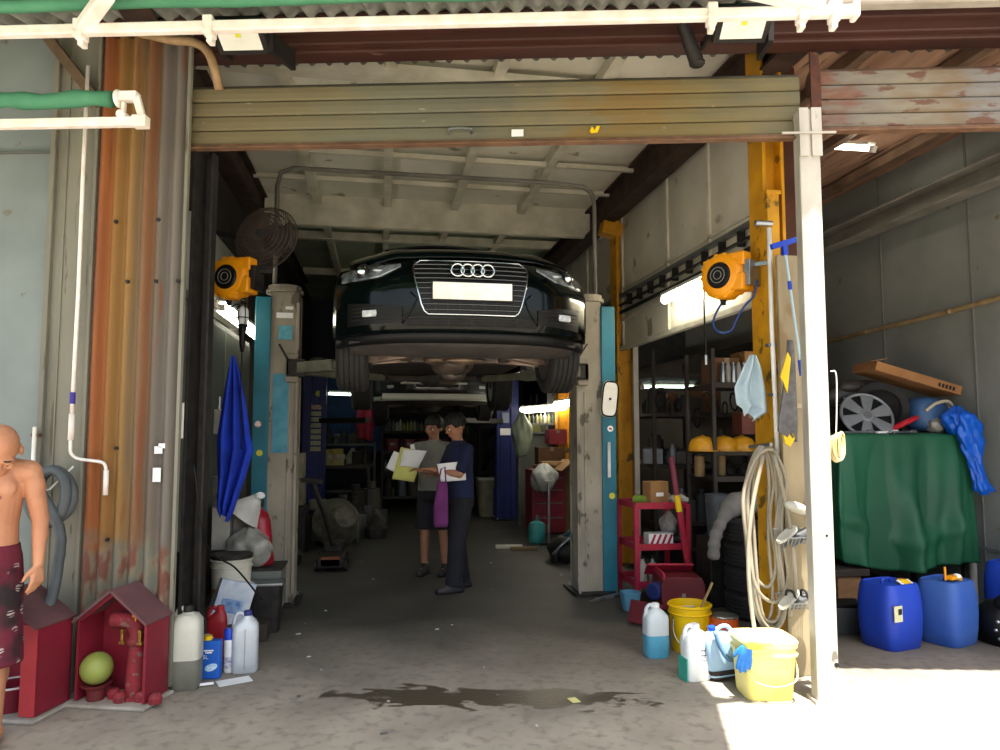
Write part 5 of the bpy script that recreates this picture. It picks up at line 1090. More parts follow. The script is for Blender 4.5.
# grey and yellow cloth / insole hanging
SA = atY(790,340,4.22)
mitt = cloth('work_glove','grey suede mitt with yellow lining hanging by white post','mitt',[(0,-.01,.01),(-.12,-.02,.02),(-.3,-.05,.03),(-.5,-.09,.035),(-.58,-.10,.03),(-.62,-.04,.03)],Matrix.Translation(SA),mat('grey_suede','#6c6a6a','#5a5858',rough=.95,scale=20),.02,.006,1)
WM[mitt.name] = Matrix.Identity(4)
obj('yellow_lining', B().prism([(-.02,-.08),(.0,-.12),(-.03,-.34),(-.055,-.27),(-.075,-.24)],.01,Matrix.Translation(SA+Vector((-.01,-.02,0)))@Matrix(((1,0,0,0),(0,0,1,0),(0,1,0,0),(0,0,0,1)))), m_yel, mitt, label='yellow lining')
obj('yellow_cuff', B().prism([(-.06,-.58),(-.03,-.57),(.02,-.60),(.03,-.62),(-.01,-.68),(-.04,-.66)],.012,Matrix.Translation(SA+Vector((-.01,.0,0)))@Matrix(((1,0,0,0),(0,0,1,0),(0,1,0,0),(0,0,0,1)))), m_yel, mitt, label='yellow cuff')
# small racks with sandals / brushes
for i,(px,py,l) in enumerate(((795,538,'upper wire rack with scrubbing brushes on grimy board'),(797,603,'lower wire rack with old sandals on grimy board'))):
    c = atY(px,py,4.24); t = thing('wire_rack', l, 'rack', c); b = B()
    for k in range(9): b.tube([c+Vector((-.10+k*.025,.07,.05)),c+Vector((-.10+k*.025,.06,-.02)),c+Vector((-.10+k*.025,-.04,-.03)),c+Vector((-.10+k*.025,-.06,.01))],.003,5)
    for q in ((.07,.05),(-.06,.01),(0,-.025)): b.bar(c+Vector((-.11,q[0],q[1])),c+Vector((.11,q[0],q[1])),.005)
    obj('basket', b, m_steel, t)
    for k in range(2):
        s_ = c+Vector((-.05+.09*k,0,.015)); name = ('scrub_brush','sandal')[i]
        t2 = thing(name,(('pale scrub brush at left in the upper wire rack','dark scrub brush at right in the upper wire rack'),('pale sandal at left in the lower wire rack','grey sandal at right in the lower wire rack'))[i][k],('brush','sandal')[i],s_)
        Mr = Matrix.Translation(s_)@Matrix.Rotation(R(25-20*k),4,'Z')@Matrix.Rotation(R(-25),4,'Y')
        obj('sole' if i else 'brush_block', B().loft([(0,.10,.035,0,0,2.4),(.02,.10,.035,0,0,2.4)],20,Mr), (m_milky,m_grey)[k], t2, smooth='auto')
        b = B()
        if i: b.tube(curve([Mr@Vector((.02,-.035,.01)),Mr@Vector((.03,-.02,.05)),Mr@Vector((.03,.02,.05)),Mr@Vector((.02,.035,.01))]),.008,6)
        else:
            for q in range(14): b.bar(Mr@Vector((-.08+.012*q,-.02,0)),Mr@Vector((-.08+.012*q,-.02,-.03)),.008,.03)
        obj('strap' if i else 'bristles', b, m_dark if i else m_grey, t2)
c = atY(797,508,4.26); t = thing('hat_shell','pale oval dish hooked on the grimy board above racks','dish',c); obj('dish', B().ell(c,(.09,.05,.035),20,Matrix.Rotation(R(20),4,'Y')), m_milky, t, smooth=True)
# cord coil on white post
c = fp(3.93,.03,1.53); t = thing('cord_coil','yellow white cord coil hanging on right of white post','cord',c); b = B()
for k in range(7): b.torus(c+Vector((-.01+.006*k,-.01*(k%3),-.08+.004*k)),.075,.007,24,6,Matrix.Rotation(R(80+3*k),4,'X')@Matrix.Rotation(R(12*k-30),4,'Y'),sx=.45)
obj('coil', b, mat('cream_cord','#ddcfa0','#cdb878'), t, smooth=True); obj('lead', B().tube(curve([c+Vector((0,0,0)),c+Vector((.01,0,.15)),c+Vector((.015,0,.36)),c+Vector((-.02,0,.38))]),.004,6), m_white, t, smooth=True)
# ------------------------------------------------------------------ red cart, toolbox and deep right storage
t = thing('service_cart','red three shelf service cart beside right teal lift column','cart',(2.62,6.75,0)); K = dict(parent=t)
m_cart = mat('cart_red','#b0243a','#98203a',rough=.45,scale=6)
x0,x1,y0,y1 = 2.36,2.86,6.50,7.00
for i,z in enumerate((.12,.46,.84)):
    b = B().box(((x0+x1)/2,(y0+y1)/2,z),(x1-x0,y1-y0,.012)).box(((x0+x1)/2,y0,z+.02),(x1-x0,.01,.06)).box(((x0+x1)/2,y1,z+.02),(x1-x0,.01,.06)).box((x0,(y0+y1)/2,z+.02),(.01,y1-y0,.06)).box((x1,(y0+y1)/2,z+.02),(.01,y1-y0,.06)); obj('shelf', b, m_cart, bevel=.003, **K)
for x in (x0,x1):
    for y in (y0,y1): obj('leg', B().box((x,y,.44),(.045,.045,.86)), m_cart, **K)
t = thing('jack_handle','long dark red steel jack handle leaning against the cart','jack handle',(3.0,6.3,0)); a = gz(689,575); a = Vector((2.84,6.38,.06)); e = atY(671,457,6.42)
obj('lower_tube', B().bar(a,a.lerp(e,.62),.045,.035), m_cart, t, bevel=.004); obj('upper_tube', B().cyl(a.lerp(e,.60),e,.026), mat('maroon_tube','#6b2638','#7c3446'), t); obj('yellow_label', B().cyl(a.lerp(e,.60),a.lerp(e,.72),.029), m_yel, t)
t = thing('carton','small open brown carton on top of the red cart','carton',(2.58,6.65,.85),R(14)); obj('box', B().box((2.60,6.62,.97),(.20,.14,.22),rz=.2), m_card, t, bevel=.003); obj('white_label', B().box((2.615,6.548,.96),(.08,.003,.035),rz=.2), m_wht, t)
bag('rag','white crumpled rag on the right end of cart top','rag',(2.86,6.7,.85),.10,mat('pale_rag','#bdbab2','#9c9890',scale=12),9,.10)
bag('rag','grey crumpled rag beside small carton on red cart','rag',(2.75,6.85,.85),.10,mat('grey_rag2','#8e8a80','#6d6a62',scale=12),12,.12)
t = thing('bottle','green bottle lying at left end of the cart top','bottle',(2.45,6.7,.85)); obj('body', B().cyl((2.42,6.72,.90),(2.52,6.62,.90),.045,n=14), mat('lime_green','#7a9a34','#68862c'), t, bevel=.01); obj('cap', B().cyl((2.52,6.62,.90),(2.55,6.59,.90),.02), m_wht, t)
t = thing('carton','red and white striped box on middle cart shelf','carton',(2.62,6.6,.47)); b = B(); obj('box', B().box((2.62,6.62,.535),(.24,.14,.12)), m_wht, t, bevel=.003)
b = B()
for k in range(4): b.box((2.54+.055*k,6.548,.535),(.022,.003,.115),M=Matrix.Rotation(R(25),4,'Y'))
obj('stripe', b, m_red, t)
t = thing('grinder','dark hand tool on the right of middle cart shelf','tool',(2.85,6.6,.5)); obj('motor', B().cyl((2.78,6.66,.53),(2.92,6.60,.53),.045), m_dark, t, bevel=.01); obj('grip', B().tube([(2.84,6.62,.56),(2.90,6.60,.62),(2.92,6.60,.55)],.02,8), m_grey, t)
for k,(x,l) in enumerate(((2.47,'pale spray bottle on bottom shelf of red cart'),(2.57,'grey green can on bottom shelf of red cart'))):
    t = thing('bottle',l,'bottle',(x,6.65,.13)); obj('body', B().lathe([(.04,0),(.04,.16),(.015,.2),(.015,.22)],(x,6.65,.13),16), (m_milky,mat('sage','#8c9a88'))[k], t, smooth='auto'); obj('cap', B().cyl((x,6.65,.35),(x,6.65,.38),.018), m_dark, t)
bag('rag','white rag hanging behind cart front right leg','rag',(2.86,6.95,.50),.08,mat('pale_rag','#bdbab2'),19,.26)
# toolbox (red, drawers / step like)
J = gz(684,612); t = thing('toolbox','open dark red steel toolbox standing on the floor','toolbox',(J.x,J.y,0),R(-10)); K = dict(parent=t, local=True)
b = B().prism([(-.17,0),(.17,0),(.19,.06),(.19,.20),(.16,.27),(-.16,.27),(-.19,.20),(-.19,.06)],.42,Matrix(((1,0,0,0),(0,0,1,0),(0,1,0,.02),(0,0,0,1)))); obj('case', b, mat('toolbox_red','#6b2029','#58191f',rough=.45,scale=5), bevel=.006, **K)
obj('lid', B().box((-.05,.35,.30),(.42,.20,.02),M=Matrix.Rotation(R(-35),4,'X')).box((-.17,.20,.30),(.02,.45,.06)), m_cart, bevel=.004, **K); obj('blue_hub', B().cyl((-.20,.10,.16),(-.26,.06,.16),.075,n=20), mat('blue_round','#23306c'), bevel=.01, **K); obj('latch', B().box((0,-.005,.14),(.03,.012,.03)), m_steel, **K)
J = gz(640,627); t = thing('drain_tray','dark red tray leaning beside the red toolbox','tray',(J.x+.05,J.y,0),R(35)); obj('tray_body', B().box((0,0,.10),(.05,.30,.18),M=Matrix.Rotation(R(18),4,'Y')).box((.03,0,.11),(.02,.26,.14),M=Matrix.Rotation(R(18),4,'Y')), mat('toolbox_red','#7d2230'), t, bevel=.008, local=True)
J = gz(628,612); t = thing('plastic_tub','small pale blue plastic tub below the red cart','tub',(J.x+.05,J.y+.08,0)); obj('tub_body', B().loft([(0,.06,.06,0,0,4),(.15,.085,.08,0,0,4),(.15,.078,.073,0,0,4),(.02,.055,.055,0,0,4)],24), mat('pale_blue_tub','#4f87a0','#457a92'), t, local=True, smooth='auto'); obj('rim', B().torus((0,0,.15),.084,.005,24,6), mat('pale_blue_tub','#4f87a0'), t, local=True)
# metal offcuts by the right column foot
for i,(px,py) in enumerate(((604,600),(612,598),(598,603))):
    J = gz(px,py); tag(obj('metal_scrap', B().bar((J.x-.08,J.y,.01),(J.x+.09,J.y+.04*i,.03),.02), m_steel), 'shiny metal scrap on floor at foot of right lift column','scrap','metal scraps at the foot of the right teal lift column')
# storage recess: shelves
m_dsh = mat('dark_shelf','#2b2521','#3a322c',rough=.7,scale=5)
def rack(lbl, x0, x1, y0, y1, levels, h, m=m_dsh):
    t = thing('shelving_unit', lbl, 'shelf', ((x0+x1)/2,(y0+y1)/2,0))
    for x in (x0,x1):
        for y in (y0,y1): obj('upright', B().box((x,y,h/2),(.035,.035,h)), m, t)
    for z in levels: obj('shelf', B().box(((x0+x1)/2,(y0+y1)/2,z),(x1-x0,y1-y0,.03)).box(((x0+x1)/2,y0,z),(x1-x0,.02,.05)), m, t)
    return t
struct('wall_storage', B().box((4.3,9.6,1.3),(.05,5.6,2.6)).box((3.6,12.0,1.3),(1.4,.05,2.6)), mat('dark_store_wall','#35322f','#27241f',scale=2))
b = B().box((3.9,5.6,1.27),(.04,.04,2.5)); 
rack('dark steel shelving with boxes behind the pale blue cloth', 3.15,4.2,6.5,7.1,(.35,1.10,1.35,2.00),2.35)
rack('long dark shelving deep in the right storage corner', 3.1,4.2,7.9,9.6,(.5,1.15,1.75,2.2),2.5)
m_helm = mat('helmet_yellow','#d0961c','#b98214',rough=.4,scale=5)
hp = []
for i,(px,py) in enumerate(((703,455),(724,453),(742,456))):
    c = atY(px,py,6.62); t = thing('safety_helmet',('yellow helmet at left on the storage shelf','orange yellow helmet in middle of the storage shelf','yellow helmet at right on shelf, half behind the hose')[i],'helmet',(c.x,c.y,1.365)); K = dict(parent=t, local=True)
    b = B().lathe([(.135,0),(.137,.02),(.128,.07),(.10,.115),(.05,.14),(0,.145)],n=28); obj('shell', b, m_helm, smooth='auto', **K)
    obj('brim', B().loft([(0,.142,.165,0,-.02,2),(.008,.142,.165,0,-.02,2)],28), m_helm, **K); obj('ridge', B().tube([(0,.11*math.cos(a),.15*math.sin(a)) for a in [PI*k/10 for k in range(1,10)]],.008,6), m_helm, smooth=True, **K)
def boxes(lst, name='carton', cat='carton', m=None):
    for (x,y,z,w,d,h,l,mm,rz) in lst:
        t = thing(name, l, cat, (x,y,z), rz); K = dict(parent=t, local=True)
        obj('box', B().box((0,0,h/2),(w,d,h)), mm, bevel=.003, **K); obj('tape', B().box((0,0,h+.001),(w*1.005,.04,.002)).box((0,-d/2-.001,h-.03),(.05,.002,.06)), mat('tape','#8b7a5c'), **K)
m_cd = mat('dark_cardboard','#6b4a33','#57402c',rough=.9,scale=5)
boxes([(3.35,6.75,2.015,.26,.3,.26,'brown carton at left on the top storage shelf',m_cd,0),(3.70,6.75,2.015,.32,.3,.33,'larger brown carton mid top storage shelf',m_card,0),(4.02,6.75,2.015,.24,.3,.22,'brown carton at right end of top storage shelf',m_cd,.1),
 (3.62,6.75,1.365+.16,.20,.2,.22,'reddish brown box above the yellow helmets',mat('red_brown_box','#6e3a2e','#5a3026'),0),(3.35,8.3,1.765,.3,.3,.24,'dark box on the deep storage shelf, near tube light',m_cd,0),(3.85,8.3,1.765,.4,.3,.30,'wide dark box on the deep storage shelf',m_cd,0)])
for i in range(6):
    x = 3.28+.055*i if i<4 else 3.28+.055*i; t = obj('spray_can', B().lathe([(.022,0),(.024,.01),(.024,.17),(.015,.19),(.015,.21)],(x,6.55,1.765+.28 if False else 2.015),12), (m_steel,mat('grey_can','#8a8680'))[i%2], smooth='auto'); tag(t,'small metal can standing on the top storage shelf edge','can','metal cans along the top storage shelf edge')
for i,(px,y,z,hh,r_) in enumerate(((700,6.7,1.115,.20,.05),(722,6.8,1.115,.20,.04))):
    c = atY(px,486,y); t = thing('jar', ('tan jar under the helmets, left one','tan jar under the helmets, right one')[i],'jar',(c.x,y,z)); obj('body', B().cyl((c.x,y,z),(c.x,y,z+hh),r_,n=16), mat('tan_jar','#8a7048','#75603e'), t, bevel=.01); obj('lid', B().cyl((c.x,y,z+hh),(c.x,y,z+hh+.02),r_*.9), m_dark, t)
J = gz(697,560); t = thing('steel_drum','dark grey ribbed bin standing beside the red cart','bin',(3.35,6.98 if False else 7.35,0)); K = dict(parent=t, local=True); 
obj('drum_body', B().lathe([(.17,0),(.175,.02),(.20,.55),(.205,.80),(.20,.81),(.19,.55),(0,.5)],n=30), mat('grey_bin','#4a5055','#3d4347',rough=.5), smooth='auto', **K); obj('rib', B().torus((0,0,.80),.206,.008,30,6).torus((0,0,.66),.205,.006,30,6), mat('grey_bin','#4a5055'), **K); t.location = (3.08,6.28,.60); t.scale = (.62,.62,.47)
t = thing('crate','dark crate carrying the grey ribbed bin','crate',(3.08,6.28,0)); obj('crate_body', B().box((0,0,.30),(.34,.30,.60)), m_dark, t, local=True, bevel=.008)
# cloth bag slumped right
SP = curve([(3.20,5.84,.93),(3.02,5.84,.93),(2.88,5.80,.82),(2.79,5.78,.66),(2.76,5.76,.48)],6); b = B().tube(SP,[.05+.055*math.sin(PI*min(1,(i+2)/14))+.012*math.sin(i*2.3) for i in range(len(SP))],18)
tag(obj('cloth_sack', b, mat('grey_cloth','#7d7a78','#686563',rough=.95,scale=6,bump=.5), smooth=True, sub=1),'grey canvas sack slumped over dark tyre stack','sack')
def tyre_thing(lbl, loc, rot, r=.31, w=.2, group=None):
    t = thing('tyre', lbl, 'tyre', loc, rot=rot, group=group); b = B(); tyre(b,(0,0,0),r,w); obj('tread', b, m_rub, t, local=True, smooth='auto'); obj('rim_disc', B().cyl((-.03,0,0),(.03,0,0),.21,n=28), m_dark, t, local=True, bevel=.01); return t
for i in range(4): tyre_thing(('lowest tyre of the stack under the grey sack','second tyre from the floor under the grey sack','third tyre from the floor under the grey sack','topmost tyre of the stack under the grey sack')[i],(3.22,5.80,.11+.205*i),(0,PI/2,0))
# engine parts heap on dark bench in recess
def clutter(name, cat, lbl, grp, n, xr, yr, z, sz, mats_, seed):
    rnd = random.Random(seed)
    for i in range(n):
        x = rnd.uniform(*xr); y = rnd.uniform(*yr); s = rnd.uniform(*sz); m = mats_[i%len(mats_)]; k = i%3
        b = B()
        if k==0: b.cyl((x,y,z),(x,y,z+s*1.6),s*.45,s*.38,n=14); b.cyl((x,y,z+s*1.6),(x,y,z+s*1.9),s*.2)
        elif k==1: b.box((x,y,z+s*.5),(s*1.3,s,s),rz=rnd.uniform(-.5,.5)); b.box((x,y,z+s*1.03),(s*.7,s*.6,s*.1))
        else: b.loft([(z,s*.5,s*.5),(z+s*.5,s*.6,s*.5),(z+s*.9,s*.3,s*.3),(z+s*1.2,s*.12,s*.12)],14,Matrix.Translation((x,y,0)))
        tag(obj(name, b, m, bevel=.003), lbl, cat, grp)
darkset = [m_dark, mat('dk_a','#3a3632'), mat('dk_b','#46413b'), mat('dk_c','#2c3033'), m_grey]
clutter('engine_part','part','dark engine part piled on the deep storage shelves','engine parts on deep storage shelves',14,(3.15,4.1),(7.95,8.3),1.18,(.10,.2),darkset,1)
clutter('engine_part','part','dark engine part on the low deep storage shelf','engine parts on the low deep shelf',10,(3.15,4.1),(7.95,8.3),.52,(.14,.26),darkset,2)
clutter('spare_part','part','small grimy part on the shelf between helmets and cartons','small parts behind the helmets',8,(3.2,4.1),(6.8,7.0),1.37,(.08,.16),darkset,3)
clutter('spare_part','part','grimy part on the upper deep storage shelf','grimy parts on the upper deep storage shelf',9,(3.15,4.1),(7.95,8.3),1.77,(.10,.2),darkset,21)
clutter('spare_part','part','grimy part on the lower front storage shelf','grimy parts on the lower front storage shelf',9,(3.5,4.1),(6.7,7.0),1.12,(.08,.14),darkset,22)
clutter('spare_part','part','grimy part on the bottom front storage shelf','grimy parts on the bottom front storage shelf',7,(3.3,4.1),(6.7,7.0),.37,(.12,.22),darkset,23)
b = B()
t = thing('hanging_cables','black cables and belts hanging in dark storage corner','cable',(3.3,7.6,2.2))
for i in range(9):
    x = 3.05+.11*i; r_ = .06+.07*random.random(); b = B().torus((x,7.6,2.0-r_-random.random()*.2),r_,.010,20,6,Matrix.Rotation(R(80+random.random()*20),4,'X')@Matrix.Rotation(R(random.random()*70),4,'Y'),sx=.55); obj('belt', b, (m_black,m_dark)[i%2], t)
obj('rail', B().bar((3.0,7.6,2.02),(4.1,7.6,2.02),.03), m_dark, t)
# right beyond lift: cardboard box, red cabinet, bag, canister, bike-like heap
c = gz(568,528); 
t = thing('open_carton','tall open brown carton with flaps behind right lift column','carton',(3.05,10.7,0),R(5)); K = dict(parent=t, local=True); m_c2 = mat('carton_plain','#a07d58','#8c6c4a',rough=.9,scale=4)
b = B().box((0,-.25,.55),(.5,.01,1.1)).box((0,.25,.55),(.5,.01,1.1)).box((-.25,0,.55),(.01,.5,1.1)).box((.25,0,.55),(.01,.5,1.1)).box((0,0,.01),(.5,.5,.01)); obj('box', b, m_c2, **K)
obj('flap', B().box((-.33,0,1.05),(.01,.48,.24),M=Matrix.Rotation(R(50),4,'Y')), m_c2, **K); obj('flap', B().box((0,-.33,1.14),(.48,.24,.01),M=Matrix.Rotation(R(20),4,'X')), m_c2, **K); obj('flap', B().box((.33,0,1.16),(.24,.48,.01),M=Matrix.Rotation(R(-15),4,'Y')), m_c2, **K)
t = thing('tool_cabinet','dark red tool cabinet left of the tall open carton','cabinet',(2.55,10.9,0)); K = dict(parent=t, local=True); obj('body', B().box((0,.15,.5),(.55,.5,.95)), mat('cabinet_red','#8c2638','#741e2e',rough=.5), bevel=.01, **K)
for z in (.2,.42,.62,.8):
    d_ = obj('drawer', B().box((0,-.105,z),(.50,.02,.16)), mat('cabinet_red','#8c2638'), bevel=.004, **K); WM[d_.name] = Matrix.Identity(4); obj('handle', B().box((0,-.125,z+.05),(.40,.02,.015)), m_grey, parent=d_, local=True)
boxes([(2.62,11.0,.99,.5,.3,.05,'flat brown carton on top of the red cabinet',m_c2,.1),(2.66,10.95,1.045,.42,.3,.05,'second flat carton stacked on red cabinet',m_card,-.1),(2.85,11.6,1.35,.30,.3,.24,'red plastic box on shelf below far tube light',mat('deep_red','#8a2430'),0),(2.75,11.6,1.0,.45,.3,.30,'dark brown box below the red plastic box',m_cd,0)])
bag('plastic_bag','white plastic bag hanging over front of the red cabinet','bag',(2.42,10.62,.66),.20,mat('white_bag','#b4b8b6','#9ba09d',rough=.4,scale=6,alpha=.95),22,.42)
bag('plastic_bag','pale green bag hanging below the far tube lights','bag',(2.28,11.6,1.15),.16,mat('green_white_bag','#8f9c88','#7b8976',rough=.5,scale=6),31,.72)
c = gz(537,543); t = thing('gas_canister','small turquoise gas canister on floor by red cabinet','canister',(c.x,c.y,0)); obj('body', B().lathe([(.09,0),(.11,.02),(.12,.05),(.12,.24),(.10,.28),(.05,.30),(.03,.31),(.03,.34)],n=22), mat('turquoise','#3f9a98','#35898a',rough=.5), t, local=True, smooth='auto'); obj('valve', B().box((0,0,.36),(.03,.05,.05)), m_steel, t, local=True)
c = gz(549,545); t = thing('axle_stand','chrome telescopic stand beside the turquoise canister','stand',(c.x,c.y,0)); obj('post', B().cyl((0,0,.03),(0,0,.85),.02), m_steel, t, local=True); obj('foot', B().box((0,0,.015),(.25,.06,.03)).box((0,0,.015),(.06,.25,.03)), m_dark, t, local=True); obj('saddle', B().box((0,0,.86),(.1,.05,.03)), m_steel, t, local=True)
# teal / dark cover heap in front of carton
c = gz(562,560); t = thing('covered_machine','dark machine heap with teal cover behind right lift column','machine',(c.x+.18,c.y,0)); K = dict(parent=t, local=True)
obj('frame', B().loft([(0,.30,.24,0,0,3),(.15,.36,.28,0,0,3),(.28,.26,.22,.06,0,2.5)],20), m_dark, smooth=True, **K); obj('cover', B().loft([(.20,.30,.24,.05,0,2.5),(.34,.24,.20,.12,0,2.4),(.44,.12,.12,.18,0,2.2)],20), mat('teal_cover','#1d5560','#164650',rough=.6,bump=.4,scale=6), smooth=True, sub=1, **K); obj('shiny_strip', B().tube(curve([(-.34,-.2,.10),(-.22,-.25,.24),(-.10,-.22,.30)]),.022,8), m_steel, smooth=True, **K); obj('caster', B().cyl((-.33,-.2,.06),(-.30,-.2,.06),.06), m_rub, **K)
for i,(px,py,l,mm) in enumerate(((509,548,'pale flat offcut on the floor, left one',m_milky),(524,550,'tan flat offcut on the floor near canister',mat('tan_off','#6f5d3a')))):
    c = gz(px,py); tag(obj('offcut', B().box((c.x,c.y,.02),(.36,.10,.04),rz=-.1), mm, bevel=.005), l, 'offcut')
# back wall shelving with bottles and bins
rack('black shelving at the back with bottles, behind the two men', .05,1.75,14.6,15.1,(.25,.75,1.15,1.55,1.95),2.25)
rack('dark shelving at back right with folded covers', 1.95,3.1,14.2,14.8,(.25,.75,1.2,1.65,2.05),2.3)
rack('low metal rack at back left by the blue lift column', -1.4,-.1,14.4,15.0,(.4,.9,1.3),1.35,mat('grey_shelf','#4e5250','#3c403e'))
pal = [mat('bt_a','#7f8b72',rough=.4),mat('bt_b','#b3b4a4',rough=.4),mat('bt_c','#8a8c52',rough=.4),mat('bt_d','#4d5a60',rough=.4),mat('bt_e','#a9a06a',rough=.4)]
for z,n,s_,g_ in ((1.565,22,1.0,'bottles on the upper back shelf'),(.765,14,1.2,'bottles on the lower back shelf')):
    for i in range(n):
        x = .12+1.55*i/n; h = (.16+.10*random.random())*s_; o = obj('bottle', B().lathe([(.03,0),(.032,.01),(.032,h*.7),(.012,h*.85),(.012,h)],(x,14.7,z),10), pal[random.randrange(5)], smooth='auto'); tag(o, 'small bottle on black back shelving (%s row)'%('upper' if n==22 else 'lower'),'bottle',g_)
for i in range(5):
    t = thing('parts_bin','dark red parts bin in row on the back shelving','bin',(.25+.33*i,14.75,1.165),0,'dark red parts bins in a row on the back shelf'); obj('bin_body', B().loft([(0,.12,.16,0,0,5),(.24,.14,.18,0,0,5)],16), mat('bin_red','#6d2028','#5a1a20',rough=.5), t, local=True); obj('card_holder', B().box((0,-.185,.14),(.10,.005,.04)), m_grey, t, local=True)
for i,(z,w) in enumerate(((.77,.8),(1.22,.85),(1.67,.7),(.27,.8))):
    b = B().loft([(0,w/2,.22,0,0,3.5),(.08,w/2,.24,0,0,3),(.20,w/2*.9,.2,.03,0,3),(.28,w/2*.6,.12,.0,0,2.5)],20,Matrix.Translation((2.52,14.5,z))); tag(obj('seat_cover', b, mat('cover_brown','#4c463c','#3b362e',rough=.95,scale=4,bump=.4), smooth=True), ('folded brown cover on second shelf at back right','folded brown cover on third shelf at back right','folded brown cover on fourth shelf at back right','folded brown cover on lowest shelf at back right')[i],'cover')
c = Vector((2.05,13.4,0)); t = thing('waste_bin','cream square bin at the back right holding blue folders','bin',c); obj('bin_body', B().loft([(0,.22,.2,0,0,5),(.7,.28,.25,0,0,5),(.7,.26,.23,0,0,5),(.1,.2,.18,0,0,5)],24), mat('cream_bin','#8a8670','#77745f',rough=.6), t, local=True, smooth='auto'); obj('rim', B().box((0,-.25,.69),(.56,.02,.04)), m_milky, t, local=True)
tag(obj('blue_folder', B().box((2.16,13.0,.30),(.26,.06,.50)), mat('indigo_folder','#2a2f6a'), bevel=.004),'indigo folder leaning in front of the cream bin','folder')
# back left bench, coat, boxes
t = thing('workbench','dark workbench at back left beyond the blue lift column','bench',(-.7,13.6,0)); K = dict(parent=t, local=True); obj('top', B().box((0,0,.92),(1.1,.6,.06)), m_dsh, bevel=.004, **K)
for x in (-.5,.5):
    for y in (-.25,.25): obj('leg', B().box((x,y,.45),(.05,.05,.9)), m_dsh, **K)
boxes([(-.85,13.5,.95,.42,.3,.10,'yellow and white carton lowest on the back workbench',mat('yb','#a39a4a','#8d8a6c',scale=20),0),(-.83,13.5,1.055,.40,.3,.09,'pale carton second in pile on the back workbench',mat('wb','#a8a698','#857f60',scale=20),.1),(-.85,13.5,1.15,.36,.3,.09,'yellow carton topmost in pile on back workbench',mat('yc','#b0a040','#8a7f3a',scale=20),-.1)])
cloth('red_coat','dark red coat hanging at the back left wall','coat',[(0,-.04,.04),(-.1,-.14,.12),(-.45,-.17,.16),(-.75,-.13,.13)],Matrix.Translation((-.28,14.0,2.15)),mat('coat_red','#8c1c2e','#701626',rough=.9),.02,.03,2)
b = B().box((-.7,14.9,1.9),(1.5,.04,1.5)); tag(obj('blue_tarpaulin', b, mat('blue_tarp','#123a66','#0e2c50',rough=.7)),'deep blue sheet hanging behind the workbench at back left','sheet')
# gearbox heap and trolley at left behind lift
c = gz(342,548); t = thing('gearbox_unit','dusty grey gearbox casing on floor behind left lift column','gearbox',(c.x-.1,c.y+.2,0)); K = dict(parent=t, local=True); m_gb = mat('dusty_alloy','#6d6c60','#4c4a42',metal=.3,rough=.7,scale=9)
obj('bell_housing', B().lathe([(.0,0),(.30,0),(.34,.06),(.30,.14),(.22,.30),(.14,.42),(0,.44)],(0,0,.30),24,Matrix.Rotation(R(70),4,'X')@Matrix.Rotation(R(20),4,'Y')), m_gb, smooth='auto', **K); obj('casing', B().box((-.10,.25,.30),(.45,.4,.5)).box((-.25,.1,.55),(.25,.2,.15)), m_gb, bevel=.03, **K); obj('shaft', B().cyl((0,-.1,.3),(.02,-.25,.3),.05), m_steel, **K); obj('foot_hoop', B().torus((.30,-.1,.2),.17,.012,20,6,Matrix.Rotation(PI/2,4,'Y')), m_steel, **K)
c = gz(322,570); t = thing('trolley_jack','dark floor jack with raised handle behind left lift column','jack',(c.x+.1,c.y+.2,0)); K = dict(parent=t, local=True)
obj('chassis', B().box((0,0,.10),(.30,.75,.12)).box((0,.25,.20),(.22,.3,.14)), m_dark, bevel=.02, **K); obj('handle', B().tube([(0,.1,.22),(-.10,.0,.6),(-.24,-.1,.98)],.03,8).bar((-.36,-.1,1.0),(-.12,-.1,.98),.05), m_dark, **K)
for x in (-.16,.16):
    for y in (-.28,.28): obj('wheel', B().cyl((x-.02,y,.06),(x+.02,y,.06),.06), m_dark, **K)
obj('orange_stripe', B().box((0,-.36,.12),(.2,.03,.10)), mat('rust_orange','#7c4226'), **K)
boxes([(-1.15,9.9,.95,.34,.3,.32,'pale square carton stacked behind left lift column, upper',mat('pc','#8c8a76','#78765f'),0),(-1.15,9.9,.60,.36,.32,.33,'pale square carton stacked behind left lift column, lower',mat('pc2','#77745f','#65624f'),0),(-1.15,9.9,.0,.42,.4,.58,'dark crate under pale cartons behind left lift column',m_dark,0)])
clutter('engine_part','part','grimy engine part on floor behind left lift column','engine parts on the floor behind left lift column',9,(-1.4,-1.0),(8.2,9.3),.0,(.14,.26),darkset,11)
clutter('engine_part','part','grimy engine part on floor at back left hall','engine parts on the back left floor',9,(-.9,.15),(10.8,12.2),.0,(.16,.34),darkset,12)
clutter('spare_part','part','small oily part on the cluttered top of left shelves','small oily parts on the back left rack',9,(-1.3,-.2),(14.45,14.7),1.32,(.1,.22),darkset,13)
clutter('spare_part','part','pale or dark part on far right bench under tube lights','parts below the far tube lights',9,(2.5,3.1),(13.2,13.6),1.55,(.1,.2),[m_milky,pal[0],m_dark,pal[2]],14)
t = thing('wall_shelf','narrow metal shelf of bottles below the right rear tube lights','shelf',(2.75,11.9,1.68)); obj('board', B().box((2.75,12.0,1.68),(.95,.25,.03)), m_grey, t); obj('bracket', B().box((2.30,12.0,.84),(.03,.2,1.68)).box((3.2,12.0,.84),(.03,.2,1.68)), m_grey, t)
for i in range(13):
    h = .13+.08*random.random(); tag(obj('bottle', B().lathe([(.026,0),(.028,.01),(.028,h*.7),(.011,h*.85),(.011,h)],(2.33+.07*i,11.95,1.697),10), pal[i%5], smooth='auto'),'small bottle on the metal shelf below right rear tubes','bottle','bottles on the metal shelf below the right rear tube lights')
